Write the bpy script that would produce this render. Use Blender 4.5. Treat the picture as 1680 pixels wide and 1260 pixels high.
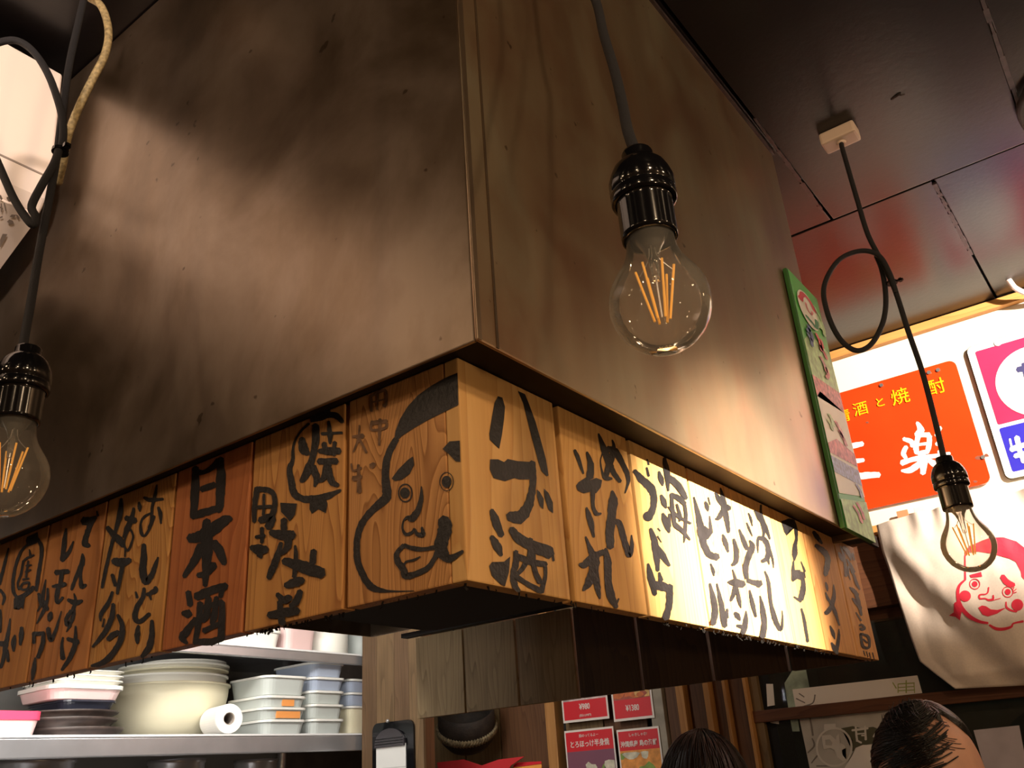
import bpy, bmesh, math, random
from mathutils import Vector, Matrix
random.seed(7)
for o in list(bpy.data.objects): bpy.data.objects.remove(o)
COL = bpy.context.scene.collection
S = bpy.context.scene

# ------------------------------------------------------------------ camera
Z0 = 1.72                       # height of the lower edge of the menu boards above the floor
CAMP = Vector((0.3576, -0.4358, -0.1180 + Z0))
YAW, PITCH, ROLL, FPX = -0.6208, 0.4220, -0.0721, 1444.36
_f = Vector((math.sin(YAW)*math.cos(PITCH), math.cos(YAW)*math.cos(PITCH), math.sin(PITCH)))
_r0 = Vector((math.cos(YAW), -math.sin(YAW), 0)); _u0 = _r0.cross(_f)
_r = _r0*math.cos(ROLL) + _u0*math.sin(ROLL); _u = -_r0*math.sin(ROLL) + _u0*math.cos(ROLL)
cd = bpy.data.cameras.new('camera'); cam = bpy.data.objects.new('camera', cd); COL.objects.link(cam)
M = Matrix(((_r.x, _u.x, -_f.x, CAMP.x), (_r.y, _u.y, -_f.y, CAMP.y), (_r.z, _u.z, -_f.z, CAMP.z), (0, 0, 0, 1)))
cam.matrix_world = M
cd.sensor_fit = 'HORIZONTAL'; cd.sensor_width = 36; cd.lens = FPX/1680*36; cd.clip_start = 0.01
S.camera = cam
def ray(px, py): return _f + _r*((px-840)/FPX) - _u*((py-630)/FPX)
def at(px, py, ax, v):
    """point of the photograph on the world plane axis=v (z values relative to the boards' lower edge)"""
    if ax == 2: v += Z0
    d = ray(px, py); t = (v-CAMP[ax])/d[ax]; return CAMP + d*t
def atd(px, py, d): return CAMP + ray(px, py)*d
def P(x, y, z): return Vector((x, y, z+Z0))

# ------------------------------------------------------------------ world, lights, exposure
S.view_settings.view_transform = 'Standard'; S.view_settings.look = 'None'
S.view_settings.gamma = 1; S.view_settings.use_curve_mapping = False; S.view_settings.exposure = 0.0
W = bpy.data.worlds.new('world'); S.world = W; W.use_nodes = True
W.node_tree.nodes['Background'].inputs[0].default_value = (0.9, 0.62, 0.42, 1)
W.node_tree.nodes['Background'].inputs[1].default_value = 0.02
WARM = (1.0, .70, .42); NEUT = (1.0, 0.86, 0.72); COOL = (1.0, 0.95, 0.88)
def spot(name, loc, target, power, angle, blend, col=WARM, rad=0.03):
    l = bpy.data.lights.new(name, 'SPOT'); l.energy = power; l.spot_size = math.radians(angle); l.spot_blend = blend
    l.color = col; l.shadow_soft_size = rad
    o = bpy.data.objects.new(name, l); COL.objects.link(o); o.location = loc
    o.rotation_euler = (Vector(target)-Vector(loc)).to_track_quat('-Z', 'Y').to_euler(); return o
def point(name, loc, power, col=WARM, rad=0.04):
    l = bpy.data.lights.new(name, 'POINT'); l.energy = power; l.color = col; l.shadow_soft_size = rad
    o = bpy.data.objects.new(name, l); COL.objects.link(o); o.location = loc; return o
def area(name, loc, target, power, sx, sy, col=WARM):
    l = bpy.data.lights.new(name, 'AREA'); l.energy = power; l.color = col; l.shape = 'RECTANGLE'; l.size = sx; l.size_y = sy
    o = bpy.data.objects.new(name, l); COL.objects.link(o); o.location = loc
    o.rotation_euler = (Vector(target)-Vector(loc)).to_track_quat('-Z', 'Y').to_euler(); return o
# spotlight on the right-hand boards (from the room's right), another washing the back wall and its signs
spot('board_spot', P(1.75, -.06, .40), P(0, .46, .055), 1500, 15.5, 1.0, (1.0, .84, .64), .012)
spot('wall_spot', P(1.15, .55, .76), P(.21, 1.667, .60), 340, 38, .45, (1.0, .86, .72), .02)
spot('aircon_fill', P(.50, -.95, .74), P(-.66, -.32, .68), 100, 34, .6, (1.0, .80, .66), .07)  # added fill, only to brighten the air conditioner
point('room_lamp', P(1.05, -.55, .60), 20, WARM, .045)
point('room_lamp', P(.55, -1.3, .62), 9, WARM, .045)
point('room_lamp', P(-.55, -1.15, .62), 4.5, WARM, .045)
point('room_lamp', P(1.6, .3, .60), 10, WARM, .045)
point('low_fill', P(.9, -.25, -.16), 6, WARM, .02)  # low fill added to light the inner boards from below
for i, (x, y, z) in enumerate(((.9, -2.1, .6), (-.3, -2.2, .6), (1.9, -1.4, .62), (2.1, -.3, .55), (1.5, 1.2, .55), (-1.1, -1.6, .6))):
    point('far_lamp', P(x, y, z), 4.5, WARM, .04)
area('kitchen_tube', P(-1.02, .35, .50), P(-1.5, .5, .05), 15, 1.3, .06, COOL)
area('shelf_fill', P(-.99, .15, .13), P(-1.5, .45, .08), 4, .5, .04, COOL)  # added fill that brightens the bowls and trays under the upper shelf
point('street_lamp', P(.3, 2.9, .9), 1, COOL, .1)


# ------------------------------------------------------------------ helpers
MATS = {}
def nn(nt, t, **kw):
    n = nt.nodes.new(t)
    for k, v in kw.items(): setattr(n, k, v)
    return n
def mat(name, col, rough=0.5, metal=0.0, spec=0.5, noise=0.0, nscale=20, bump=0.0, bscale=60, alpha=None, coat=0.0):
    m = bpy.data.materials.new(name); m.use_nodes = True; nt = m.node_tree; b = nt.nodes['Principled BSDF']
    b.inputs['Base Color'].default_value = (*col, 1); b.inputs['Roughness'].default_value = rough
    b.inputs['Metallic'].default_value = metal; b.inputs['Specular IOR Level'].default_value = spec
    b.inputs['Coat Weight'].default_value = coat
    tc = nn(nt, 'ShaderNodeTexCoord')
    if noise:
        n = nn(nt, 'ShaderNodeTexNoise'); n.inputs['Scale'].default_value = nscale; n.inputs['Detail'].default_value = 5
        nt.links.new(tc.outputs['Object'], n.inputs['Vector'])
        r = nn(nt, 'ShaderNodeValToRGB')
        r.color_ramp.elements[0].position = .3; r.color_ramp.elements[1].position = .7
        r.color_ramp.elements[0].color = (*[max(0, c*(1-noise)) for c in col], 1)
        r.color_ramp.elements[1].color = (*[min(1, c*(1+noise)) for c in col], 1)
        nt.links.new(n.outputs['Fac'], r.inputs[0]); nt.links.new(r.outputs[0], b.inputs['Base Color'])
    if bump:
        n = nn(nt, 'ShaderNodeTexNoise'); n.inputs['Scale'].default_value = bscale; n.inputs['Detail'].default_value = 4
        nt.links.new(tc.outputs['Object'], n.inputs['Vector'])
        bp = nn(nt, 'ShaderNodeBump'); bp.inputs['Strength'].default_value = bump; bp.inputs['Distance'].default_value = .002
        nt.links.new(n.outputs['Fac'], bp.inputs['Height']); nt.links.new(bp.outputs[0], b.inputs['Normal'])
    return m
def wood(name, c1, c2, seed=0, freq=90, dist=4, wav=0.5, rough=0.55, swirl=0.12, along='Z', line=0.5):
    """planed softwood; local X across the board, local Z (or given axis) along the grain"""
    m = bpy.data.materials.new(name); m.use_nodes = True; nt = m.node_tree; b = nt.nodes['Principled BSDF']; L = nt.links.new
    tc = nn(nt, 'ShaderNodeTexCoord'); mp = nn(nt, 'ShaderNodeMapping')
    mp.inputs['Location'].default_value = (seed*1.37, seed*.71, seed*2.13)
    if along == 'X': mp.inputs['Rotation'].default_value = (0, math.pi/2, 0)
    L(tc.outputs['Object'], mp.inputs['Vector'])
    m2 = nn(nt, 'ShaderNodeMapping'); m2.inputs['Scale'].default_value = (1, 1, swirl); L(mp.outputs[0], m2.inputs['Vector'])
    n1 = nn(nt, 'ShaderNodeTexNoise'); n1.inputs['Scale'].default_value = 14; n1.inputs['Detail'].default_value = 2; L(m2.outputs[0], n1.inputs['Vector'])
    sx = nn(nt, 'ShaderNodeSeparateXYZ'); L(mp.outputs[0], sx.inputs[0])
    mu = nn(nt, 'ShaderNodeMath', operation='MULTIPLY'); mu.inputs[1].default_value = dist*0.05; L(n1.outputs['Fac'], mu.inputs[0])
    ad = nn(nt, 'ShaderNodeMath', operation='ADD'); L(sx.outputs[0], ad.inputs[0]); L(mu.outputs[0], ad.inputs[1])
    m3 = nn(nt, 'ShaderNodeMath', operation='MULTIPLY'); m3.inputs[1].default_value = freq; L(ad.outputs[0], m3.inputs[0])
    fr = nn(nt, 'ShaderNodeMath', operation='FRACT'); L(m3.outputs[0], fr.inputs[0])
    r = nn(nt, 'ShaderNodeValToRGB'); e = r.color_ramp.elements
    e[0].position = 0.0; e[0].color = (0, 0, 0, 1); e[1].position = .75; e[1].color = (line*.5, line*.5, line*.5, 1)
    k = r.color_ramp.elements.new(.93); k.color = (line, line, line, 1); k = r.color_ramp.elements.new(.985); k.color = (0, 0, 0, 1)
    L(fr.outputs[0], r.inputs[0])
    m4 = nn(nt, 'ShaderNodeMapping'); m4.inputs['Scale'].default_value = (260, 260, 9); L(mp.outputs[0], m4.inputs['Vector'])
    n2 = nn(nt, 'ShaderNodeTexNoise'); n2.inputs['Scale'].default_value = 1; n2.inputs['Detail'].default_value = 3; L(m4.outputs[0], n2.inputs['Vector'])
    m5 = nn(nt, 'ShaderNodeMapping'); m5.inputs['Scale'].default_value = (18, 18, 5); L(mp.outputs[0], m5.inputs['Vector'])
    n3 = nn(nt, 'ShaderNodeTexNoise'); n3.inputs['Scale'].default_value = 1; n3.inputs['Detail'].default_value = 3; L(m5.outputs[0], n3.inputs['Vector'])
    def mm(a, bb, op='ADD', c=None):
        q = nn(nt, 'ShaderNodeMath', operation=op)
        for i, v in enumerate((a, bb)):
            if isinstance(v, (int, float)): q.inputs[i].default_value = v
            else: L(v, q.inputs[i])
        return q.outputs[0]
    fac = mm(r.outputs[0], mm(mm(n2.outputs['Fac'], .5, 'SUBTRACT'), .7, 'MULTIPLY'))
    fac = mm(fac, mm(mm(n3.outputs['Fac'], .45, 'SUBTRACT'), wav*2, 'MULTIPLY'))
    mx = nn(nt, 'ShaderNodeMix', data_type='RGBA'); mx.clamp_factor = True
    L(fac, mx.inputs['Factor']); mx.inputs['A'].default_value = (*c1, 1); mx.inputs['B'].default_value = (*c2, 1)
    L(mx.outputs['Result'], b.inputs['Base Color']); b.inputs['Roughness'].default_value = rough
    b.inputs['Specular IOR Level'].default_value = .3
    bp = nn(nt, 'ShaderNodeBump'); bp.inputs['Strength'].default_value = .25; bp.inputs['Distance'].default_value = .001
    L(fac, bp.inputs['Height']); L(bp.outputs[0], b.inputs['Normal'])
    return m
def glass(name, tint=(1, 1, 1), dust=0.06, ior=1.45):
    """thin glass wall: fresnel mirror over clear, a little dust"""
    m = bpy.data.materials.new(name); m.use_nodes = True; nt = m.node_tree; nt.nodes.clear(); L = nt.links.new
    out = nn(nt, 'ShaderNodeOutputMaterial'); tr = nn(nt, 'ShaderNodeBsdfTransparent'); tr.inputs[0].default_value = (*tint, 1)
    gl = nn(nt, 'ShaderNodeBsdfGlossy'); gl.inputs['Roughness'].default_value = .03; gl.inputs[0].default_value = (1, 1, 1, 1)
    df = nn(nt, 'ShaderNodeBsdfDiffuse'); df.inputs[0].default_value = (.8, .78, .72, 1)
    fr = nn(nt, 'ShaderNodeFresnel'); fr.inputs[0].default_value = ior
    a = nn(nt, 'ShaderNodeMixShader'); b = nn(nt, 'ShaderNodeMixShader')
    L(fr.outputs[0], a.inputs[0]); L(tr.outputs[0], a.inputs[1]); L(gl.outputs[0], a.inputs[2])
    b.inputs[0].default_value = dust; L(a.outputs[0], b.inputs[1]); L(df.outputs[0], b.inputs[2]); L(b.outputs[0], out.inputs[0])
    return m
def obj(name, bm, m=None, parent=None, loc=None, rot=None, smooth=False, kind=None, label=None):
    me = bpy.data.meshes.new(name)
    if isinstance(bm, bmesh.types.BMesh):
        bm.normal_update(); bm.to_mesh(me); bm.free()
    else: me = bm
    if m is not None: me.materials.append(m)
    if smooth:
        for p in me.polygons: p.use_smooth = True
    o = bpy.data.objects.new(name, me); COL.objects.link(o)
    if loc is not None: o.location = loc
    if rot is not None: o.rotation_euler = rot
    if parent is not None:
        o.parent = parent; o.matrix_parent_inverse = world_of(parent).inverted()
    if kind: o['kind'] = kind
    if label: o['label'] = label
    return o
def world_of(o):
    m = Matrix.LocRotScale(o.location, o.rotation_euler, o.scale)
    if o.parent: m = world_of(o.parent) @ o.matrix_parent_inverse @ m
    return m
def tag(o, label, cat, group=None):
    o['label'] = label; o['category'] = cat
    if group: o['group'] = group
    return o
def thing(name, label, cat, loc, group=None):
    o = bpy.data.objects.new(name, None); COL.objects.link(o); o.location = loc; o.empty_display_size = .05
    return tag(o, label, cat, group)
def struct(name, bm, m, **kw): return obj(name, bm, m, kind='structure', **kw)
def box(bm, a, b, bev=0.0):
    a = Vector(a); b = Vector(b); c = (a+b)/2; s = b-a
    r = bmesh.ops.create_cube(bm, size=1, matrix=Matrix.Translation(c) @ Matrix.Diagonal((abs(s.x), abs(s.y), abs(s.z), 1)))
    if bev:
        es = list({e for v in r['verts'] for e in v.link_edges})
        bmesh.ops.bevel(bm, geom=es, offset=bev, segments=2, affect='EDGES', profile=.6)
    return bm
def nbox(a, b, bev=0.0): return box(bmesh.new(), a, b, bev)
def lathe(bm, prof, seg=32, c=(0, 0, 0), sx=1, sy=1):
    rings = []
    for r, z in prof:
        if r < 1e-5: rings.append([bm.verts.new((c[0], c[1], c[2]+z))])
        else: rings.append([bm.verts.new((c[0]+sx*r*math.cos(2*math.pi*i/seg), c[1]+sy*r*math.sin(2*math.pi*i/seg), c[2]+z)) for i in range(seg)])
    for A, B in zip(rings, rings[1:]):
        for i in range(seg):
            j = (i+1) % seg
            if len(A) == 1 and len(B) == 1: continue
            if len(A) == 1: bm.faces.new((A[0], B[i], B[j]))
            elif len(B) == 1: bm.faces.new((A[i], A[j], B[0]))
            else: bm.faces.new((A[i], A[j], B[j], B[i]))
    return bm
def catmull(pts, n=6):
    out = []
    for i in range(len(pts)-1):
        p0 = pts[max(i-1, 0)]; p1 = pts[i]; p2 = pts[i+1]; p3 = pts[min(i+2, len(pts)-1)]
        for k in range(n):
            t = k/n
            out.append(tuple(.5*((2*b)+(-a+c)*t+(2*a-5*b+4*c-d)*t*t+(-a+3*b-3*c+d)*t**3) for a, b, c, d in zip(p0, p1, p2, p3)))
    out.append(tuple(pts[-1])); return out
def tube(bm, pts, r, seg=10, smooth=5, closed=False):
    pts = [Vector(p) for p in (catmull([tuple(p) for p in pts], smooth) if smooth else pts)]
    n = None; rings = []
    for i, p in enumerate(pts):
        t = (pts[min(i+1, len(pts)-1)]-pts[max(i-1, 0)])
        if t.length < 1e-9: continue
        t.normalize()
        if n is None: n = t.orthogonal().normalized()
        n = (n - t*n.dot(t)).normalized(); b = t.cross(n)
        rr = r if not callable(r) else r(i/(len(pts)-1))
        rings.append([bm.verts.new(p+(n*math.cos(2*math.pi*k/seg)+b*math.sin(2*math.pi*k/seg))*rr) for k in range(seg)])
    for A, B in zip(rings, rings[1:]):
        for k in range(seg): bm.faces.new((A[k], A[(k+1) % seg], B[(k+1) % seg], B[k]))
    bm.faces.new(rings[0][::-1]); bm.faces.new(rings[-1]); return bm
def prism(bm, poly, d):
    """poly: list of Vector (planar), extruded by vector d"""
    a = [bm.verts.new(p) for p in poly]; b = [bm.verts.new(p+d) for p in poly]
    n = len(a); bm.faces.new(a); bm.faces.new(b[::-1])
    for i in range(n): bm.faces.new((a[i], b[i], b[(i+1) % n], a[(i+1) % n]))
    bmesh.ops.recalc_face_normals(bm, faces=bm.faces[:]); return bm
def glyph(name, s, size, m, parent, loc, rot=(math.pi/2, 0, 0), bold=0.0, depth=.0006, sx=1.0, align='CENTER', mirror=False):
    c = bpy.data.curves.new(name, 'FONT'); c.body = s; c.size = size; c.offset = bold; c.extrude = depth; c.align_x = align; c.align_y = 'CENTER'
    c.resolution_u = 3
    t = bpy.data.objects.new('tmp', c); COL.objects.link(t)
    me = bpy.data.meshes.new_from_object(t.evaluated_get(bpy.context.evaluated_depsgraph_get()))
    bpy.data.objects.remove(t)
    for v in me.vertices: v.co.x *= sx*(-1 if mirror else 1)
    me.materials.clear()
    o = obj(name, me, m, parent, loc=loc, rot=rot); o.name = name; return o

# brush strokes, traced on a surface.  ink(crop, items, axis, value) -> one thin mesh
def brush(bm, cx, cy, sc, pts, proj, lift, rag=0.11):
    q = catmull([p if len(p) == 3 else (*p, 10) for p in pts], 5)
    L = []; R = []
    n = len(q)
    for i, (x, y, w) in enumerate(q):
        x0, y0, _ = q[max(i-1, 0)]; x1, y1, _ = q[min(i+1, n-1)]
        dx, dy = x1-x0, y1-y0; l = math.hypot(dx, dy) or 1
        w = max(w, 2)/2*1.08
        a = w*(1+random.uniform(-rag, rag)); b = w*(1+random.uniform(-rag, rag))
        L.append((x-dy/l*a, y+dx/l*a)); R.append((x+dy/l*b, y-dx/l*b))
    # rounded ends
    def cap(i, j, wid):
        x, y, w = q[i]; x0, y0, _ = q[j]; dx, dy = x-x0, y-y0; l = math.hypot(dx, dy) or 1
        return (x+dx/l*w*.32, y+dy/l*w*.32)
    vL = [bm.verts.new(proj(cx+x/sc, cy+y/sc, lift)) for x, y in L]; vR = [bm.verts.new(proj(cx+x/sc, cy+y/sc, lift)) for x, y in R]
    for i in range(n-1): bm.faces.new((vL[i], vR[i], vR[i+1], vL[i+1]))
    c0 = bm.verts.new(proj(*[c+v/sc for c, v in zip((cx, cy), cap(0, 1, 0))], lift)); bm.faces.new((c0, vR[0], vL[0]))
    c1 = bm.verts.new(proj(*[c+v/sc for c, v in zip((cx, cy), cap(-1, -2, 0))], lift)); bm.faces.new((c1, vL[-1], vR[-1]))
def patch(bm, cx, cy, sc, pts, proj, lift):
    vs = [bm.verts.new(proj(cx+x/sc, cy+y/sc, lift)) for x, y in pts]
    f = bm.faces.new(vs); bmesh.ops.triangulate(bm, faces=[f])
def ring(bm, cx, cy, sc, x, y, r, w, proj, lift, ry=None):
    ry = ry or r
    pts = [(x+r*math.cos(a*math.pi/10), y+ry*math.sin(a*math.pi/10), w) for a in range(21)]
    brush(bm, cx, cy, sc, pts, proj, lift)
def disc(bm, cx, cy, sc, x, y, r, proj, lift, ry=None):
    ry = ry or r
    patch(bm, cx, cy, sc, [(x+r*math.cos(a*math.pi/10), y+ry*math.sin(a*math.pi/10)) for a in range(20)], proj, lift)
def ink(name, crop, items, ax, val, sgn, m, parent, maker=None):
    """crop=(x0,y0,scale); items: ('s',pts) brush, ('p',pts) patch, ('r',x,y,r,w) ring, ('d',x,y,r) disc"""
    bm = bmesh.new(); cx, cy, sc = crop
    proj = maker or (lambda px, py, l: at(px, py, ax, val+sgn*l))
    lift = .0004
    for it in items:
        lift += .000025
        if isinstance(it, tuple) and it[0] == 'p': patch(bm, cx, cy, sc, it[1], proj, lift)
        elif isinstance(it, tuple) and it[0] == 'r': ring(bm, cx, cy, sc, *it[1:5], proj, lift, *(it[5:]))
        elif isinstance(it, tuple) and it[0] == 'd': disc(bm, cx, cy, sc, *it[1:4], proj, lift, *(it[4:]))
        else: brush(bm, cx, cy, sc, it, proj, lift)
    o = obj(name, bm, m, parent)
    # centre the origin on the strokes
    c = sum((v.co for v in o.data.vertices), Vector())/len(o.data.vertices)
    return o
# ------------------------------------------------------------------ materials
M_CEIL = mat('black_ceiling_paint', (.010, .008, .009), .28, spec=.42, noise=.3, nscale=8, bump=.10, bscale=110)
M_CRACK = mat('ceiling_gap', (.004, .003, .003), .9)
M_PLASTER = mat('cream_plaster', (.80, .74, .62), .8, bump=.1, bscale=30)
M_DARKWALL = mat('dark_wall', (.05, .04, .035), .8, noise=.3)
M_FLOOR = wood('floor_boards', (.16, .09, .045), (.07, .035, .02), 3, 20, along='X')
M_TRIM = wood('orange_trim', (.62, .30, .09), (.40, .16, .04), 5, 40, along='X')
M_BROWN = wood('brown_stained_wood', (.13, .058, .025), (.05, .020, .009), 11, 60, 3)
M_BROWNX = wood('brown_rail_wood', (.13, .050, .022), (.06, .022, .010), 12, 60, 3, along='X')
M_OLIVE = wood('olive_plank', (.20, .13, .06), (.09, .052, .024), 13, 70, 3, wav=.6)
M_PILL = wood('pillar_wood', (.135, .080, .042), (.065, .036, .018), 17, 45, 5, wav=.7)
M_PILM = wood('pillar_wood_light', (.16, .10, .05), (.07, .042, .02), 18, 60, 4, wav=.8)
M_AMBER = wood('amber_wood', (.45, .22, .07), (.25, .10, .03), 14, 60, 2)
M_BLACK = mat('black_plastic', (.004, .004, .005), .10, spec=.45)
M_CORD = mat('black_braided_cord', (.010, .010, .014), .62, bump=.8, bscale=1500)
M_INK = mat('brushed_ink', (.020, .018, .020), .48, spec=.42, noise=.35, nscale=60, bump=.3, bscale=300)
M_FAINT = mat('faint_ink', (.16, .085, .045), .6, noise=.5, nscale=150)
M_SOOT = mat('sooty_black', (.006, .004, .003), .8)
M_GLASS = glass('bulb_glass', (.97, .95, .92), .06, 1.26)
M_FIL = mat('filament_phosphor', (1.0, .50, .07), .5)
M_FIL.node_tree.nodes['Principled BSDF'].inputs['Emission Color'].default_value = (1, .45, .08, 1)
M_FIL.node_tree.nodes['Principled BSDF'].inputs['Emission Strength'].default_value = .18  # bulbs are off; a faint glow is put into the filaments
M_STEEL = mat('bright_steel', (.55, .55, .56), .35, metal=.8)
M_WHITE = mat('white_plastic', (.78, .74, .70), .4)
M_IVORY = mat('ivory_ceramic', (.72, .58, .48), .45)

def hood_mat(name, seed, base, b2, b3, rough):
    m = bpy.data.materials.new(name); m.use_nodes = True; nt = m.node_tree; b = nt.nodes['Principled BSDF']; L = nt.links.new
    tc = nn(nt, 'ShaderNodeTexCoord'); mp = nn(nt, 'ShaderNodeMapping'); mp.inputs['Location'].default_value = (seed, seed*.3, 0)
    mp.inputs['Scale'].default_value = (1, 1, .85); L(tc.outputs['Object'], mp.inputs[0])
    n1 = nn(nt, 'ShaderNodeTexNoise'); n1.inputs['Scale'].default_value = 6; n1.inputs['Detail'].default_value = 6; n1.inputs['Roughness'].default_value = .58; n1.inputs['Distortion'].default_value = .35
    L(mp.outputs[0], n1.inputs['Vector'])
    r = nn(nt, 'ShaderNodeValToRGB'); e = r.color_ramp.elements
    e[0].position = .36; e[0].color = (*b2, 1); e[1].position = .66; e[1].color = (*b3, 1); k = e.new(.5); k.color = (*base, 1)
    L(n1.outputs['Fac'], r.inputs[0])
    # vertical drips
    m2 = nn(nt, 'ShaderNodeMapping'); m2.inputs['Scale'].default_value = (22, 22, 1.1); L(tc.outputs['Object'], m2.inputs[0])
    n2 = nn(nt, 'ShaderNodeTexNoise'); n2.inputs['Scale'].default_value = 1; n2.inputs['Detail'].default_value = 6; L(m2.outputs[0], n2.inputs['Vector'])
    r2 = nn(nt, 'ShaderNodeValToRGB'); r2.color_ramp.elements[0].position = .35; r2.color_ramp.elements[0].color = (.62, .60, .56, 1)
    r2.color_ramp.elements[1].position = .62; r2.color_ramp.elements[1].color = (1.1, 1.08, 1.0, 1); L(n2.outputs['Fac'], r2.inputs[0])
    mx = nn(nt, 'ShaderNodeMix', data_type='RGBA', blend_type='MULTIPLY'); mx.inputs['Factor'].default_value = .28
    L(r.outputs[0], mx.inputs['A']); L(r2.outputs[0], mx.inputs['B'])
    # flecks
    n4 = nn(nt, 'ShaderNodeTexNoise'); n4.inputs['Scale'].default_value = 60; n4.inputs['Detail'].default_value = 2; L(tc.outputs['Object'], n4.inputs['Vector'])
    r4 = nn(nt, 'ShaderNodeValToRGB'); r4.color_ramp.elements[0].position = .235; r4.color_ramp.elements[0].color = (.3, .25, .2, 1); r4.color_ramp.elements[1].position = .27; r4.color_ramp.elements[1].color = (1, 1, 1, 1)
    L(n4.outputs['Fac'], r4.inputs[0])
    mz = nn(nt, 'ShaderNodeMix', data_type='RGBA', blend_type='MULTIPLY'); mz.inputs['Factor'].default_value = .8
    L(mx.outputs['Result'], mz.inputs['A']); L(r4.outputs[0], mz.inputs['B'])
    L(mz.outputs['Result'], b.inputs['Base Color'])
    b.inputs['Metallic'].default_value = .85
    rr = nn(nt, 'ShaderNodeMapRange'); rr.inputs[1].default_value = .3; rr.inputs[2].default_value = .7; rr.inputs[3].default_value = rough-.04; rr.inputs[4].default_value = rough+.10
    L(n1.outputs['Fac'], rr.inputs[0]); L(rr.outputs[0], b.inputs['Roughness'])
    bp = nn(nt, 'ShaderNodeBump'); bp.inputs['Strength'].default_value = .12; bp.inputs['Distance'].default_value = .004
    L(n1.outputs['Fac'], bp.inputs['Height']); L(bp.outputs[0], b.inputs['Normal'])
    return m
M_HOODL = hood_mat('bronze_steel_dim', 2.0, (.20, .145, .100), (.135, .090, .055), (.30, .235, .185), .29)  # same steel as the right face, its dimmer light put into the colour
M_HOODR = hood_mat('bronze_steel_lit', 7.3, (.36, .255, .16), (.34, .20, .12), (.36, .30, .205), .34)  # brighter copy of that steel: the stronger light is in the colour

# ------------------------------------------------------------------ the room
ZC = .803; YW = 1.667
XR, YF, XL = 2.3, -2.6, -1.80
fl = struct('floor', nbox(P(XL-.1, YF-.1, -1.78), P(XR+.1, YW+.1, -1.72)), M_FLOOR)
ce = struct('ceiling', nbox(P(XL-.1, YF-.1, ZC+.02), P(XR+.1, YW+.1, ZC+.08)), M_CRACK)
# black panels, split at the joints seen right of the hood
ys = [YF, -1.6, -.7, .2, 1.072, YW]
for j in range(len(ys)-1):
    off = .048 if j % 2 == 1 else .228
    xs = [XL] + [off+.48*k for k in range(-5, 6) if XL+.1 < off+.48*k < XR-.05] + [XR]
    if j == 3: xs = [x for x in xs if abs(x-.048) > .2 or abs(x-.048) < .01]; xs = sorted(set([XL, -1.6, -1.1, -.5, .048, .385, .9, 1.4, XR]))
    for x0, x1 in zip(xs, xs[1:]):
        g = .0022; dz = random.uniform(0, .0025)
        obj('ceiling_panel', nbox(P(x0+g, ys[j]+g, ZC+dz), P(x1-g, ys[j+1]-g, ZC+.02), .002), M_CEIL, ce)
# filler strips pressed in two joints
M_FILL = mat('black_filler', (.05, .035, .037), .45, noise=.5, nscale=60)
fs = bmesh.new()
for (xa, ya, xb, yb) in ((.228, 1.085, .226, 1.40), (.384, .30, .386, 1.05), (.050, .70, .044, 1.03)):
    n = 26; prev = None
    for i in range(n):
        t0, t1 = i/n, (i+1)/n; w = random.uniform(.0015, .004)
        box(fs, P(xa+(xb-xa)*t0-w, ya+(yb-ya)*t0, ZC-.0012), P(xa+(xb-xa)*t0+w, ya+(yb-ya)*t1+.001, ZC+.004))
a = at(1472, 157, 2, ZC-.001)
sb = bmesh.new(); tube(sb, [a+Vector((-.010, .004, .001)), a, a+Vector((.006, -.001, .001))], .0016, 6, 3); tube(sb, [a+Vector((.003, .004, .001)), a+Vector((.010, .006, .001))], .0011, 6, 0); obj('plaster_chip', sb, M_FILL, ce)
obj('joint_filler', fs, M_FILL, ce, kind='stuff')

ws = struct('wall_left', nbox(P(XL-.1, YF, -1.72), P(XL, YW, ZC)), M_DARKWALL)
wr = struct('wall_right', nbox(P(XR, YF, -1.72), P(XR+.1, YW, ZC)), mat('warm_wall', (.22, .16, .11), .8))
wf = struct('wall_front', nbox(P(XL, YF-.1, -1.72), P(XR, YF, ZC)), mat('front_wall', (.16, .11, .075), .8))
# back wall: plaster above the transom, glazing right, brown planks left
bm = bmesh.new()
box(bm, P(-.47, YW, .355), P(XR, YW+.1, ZC))
wb = struct('wall_back', bm, M_PLASTER)
struct('wall_back_planks', nbox(P(XL, YW+.008, -1.72), P(-.47, YW+.1, ZC)), M_SOOT).name = 'wall_back'
struct('trim_1', nbox(P(-.6, YW-.02, ZC-.022), P(XR, YW, ZC-.001), .003), M_TRIM)
struct('trim_2', nbox(P(-.47, YW-.03, .352), P(XR, YW+.02, .385), .003), M_PLASTER)
struct('trim_3', nbox(P(-.47, YW-.04, .331), P(XR, YW+.02, .352), .002), M_TRIM)
struct('trim_4', nbox(P(-.47, YW-.01, .18), P(XR, YW+.05, .331), .002), M_BROWNX)
# sliding glazed doors below
win = struct('window_1', nbox(P(-.44, YW+.04, .155), P(XR, YW+.06, .18)), M_BROWNX)
obj('rail', nbox(P(-.53, YW-.012, -.034), P(XR, YW+.03, -.008), .002), M_BROWNX, win)
obj('rail', nbox(P(-.53, YW-.012, -.9), P(XR, YW+.03, -.86), .002), M_BROWNX, win)
obj('sill', nbox(P(-.53, YW-.02, -1.72), P(XR, YW+.04, -1.6), .002), M_BROWNX, win)
M_PANE = glass('window_glass', (.80, .86, .82), .012)
for x0, x1 in ((-.47, .62), (.66, 1.45), (1.49, XR)):
    for z0, z1 in ((-.008, .155), (-.86, -.034), (-1.6, -.9)):
        obj('pane', nbox(P(x0, YW+.006, z0), P(x1, YW+.010, z1)), M_PANE, win)
for x in (.64, 1.47):
    obj('stile', nbox(P(x-.02, YW-.010, -1.6), P(x+.02, YW+.03, .155), .002), M_BROWN, win)
# vertical posts between the menus and the glazing (left to right)

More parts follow.
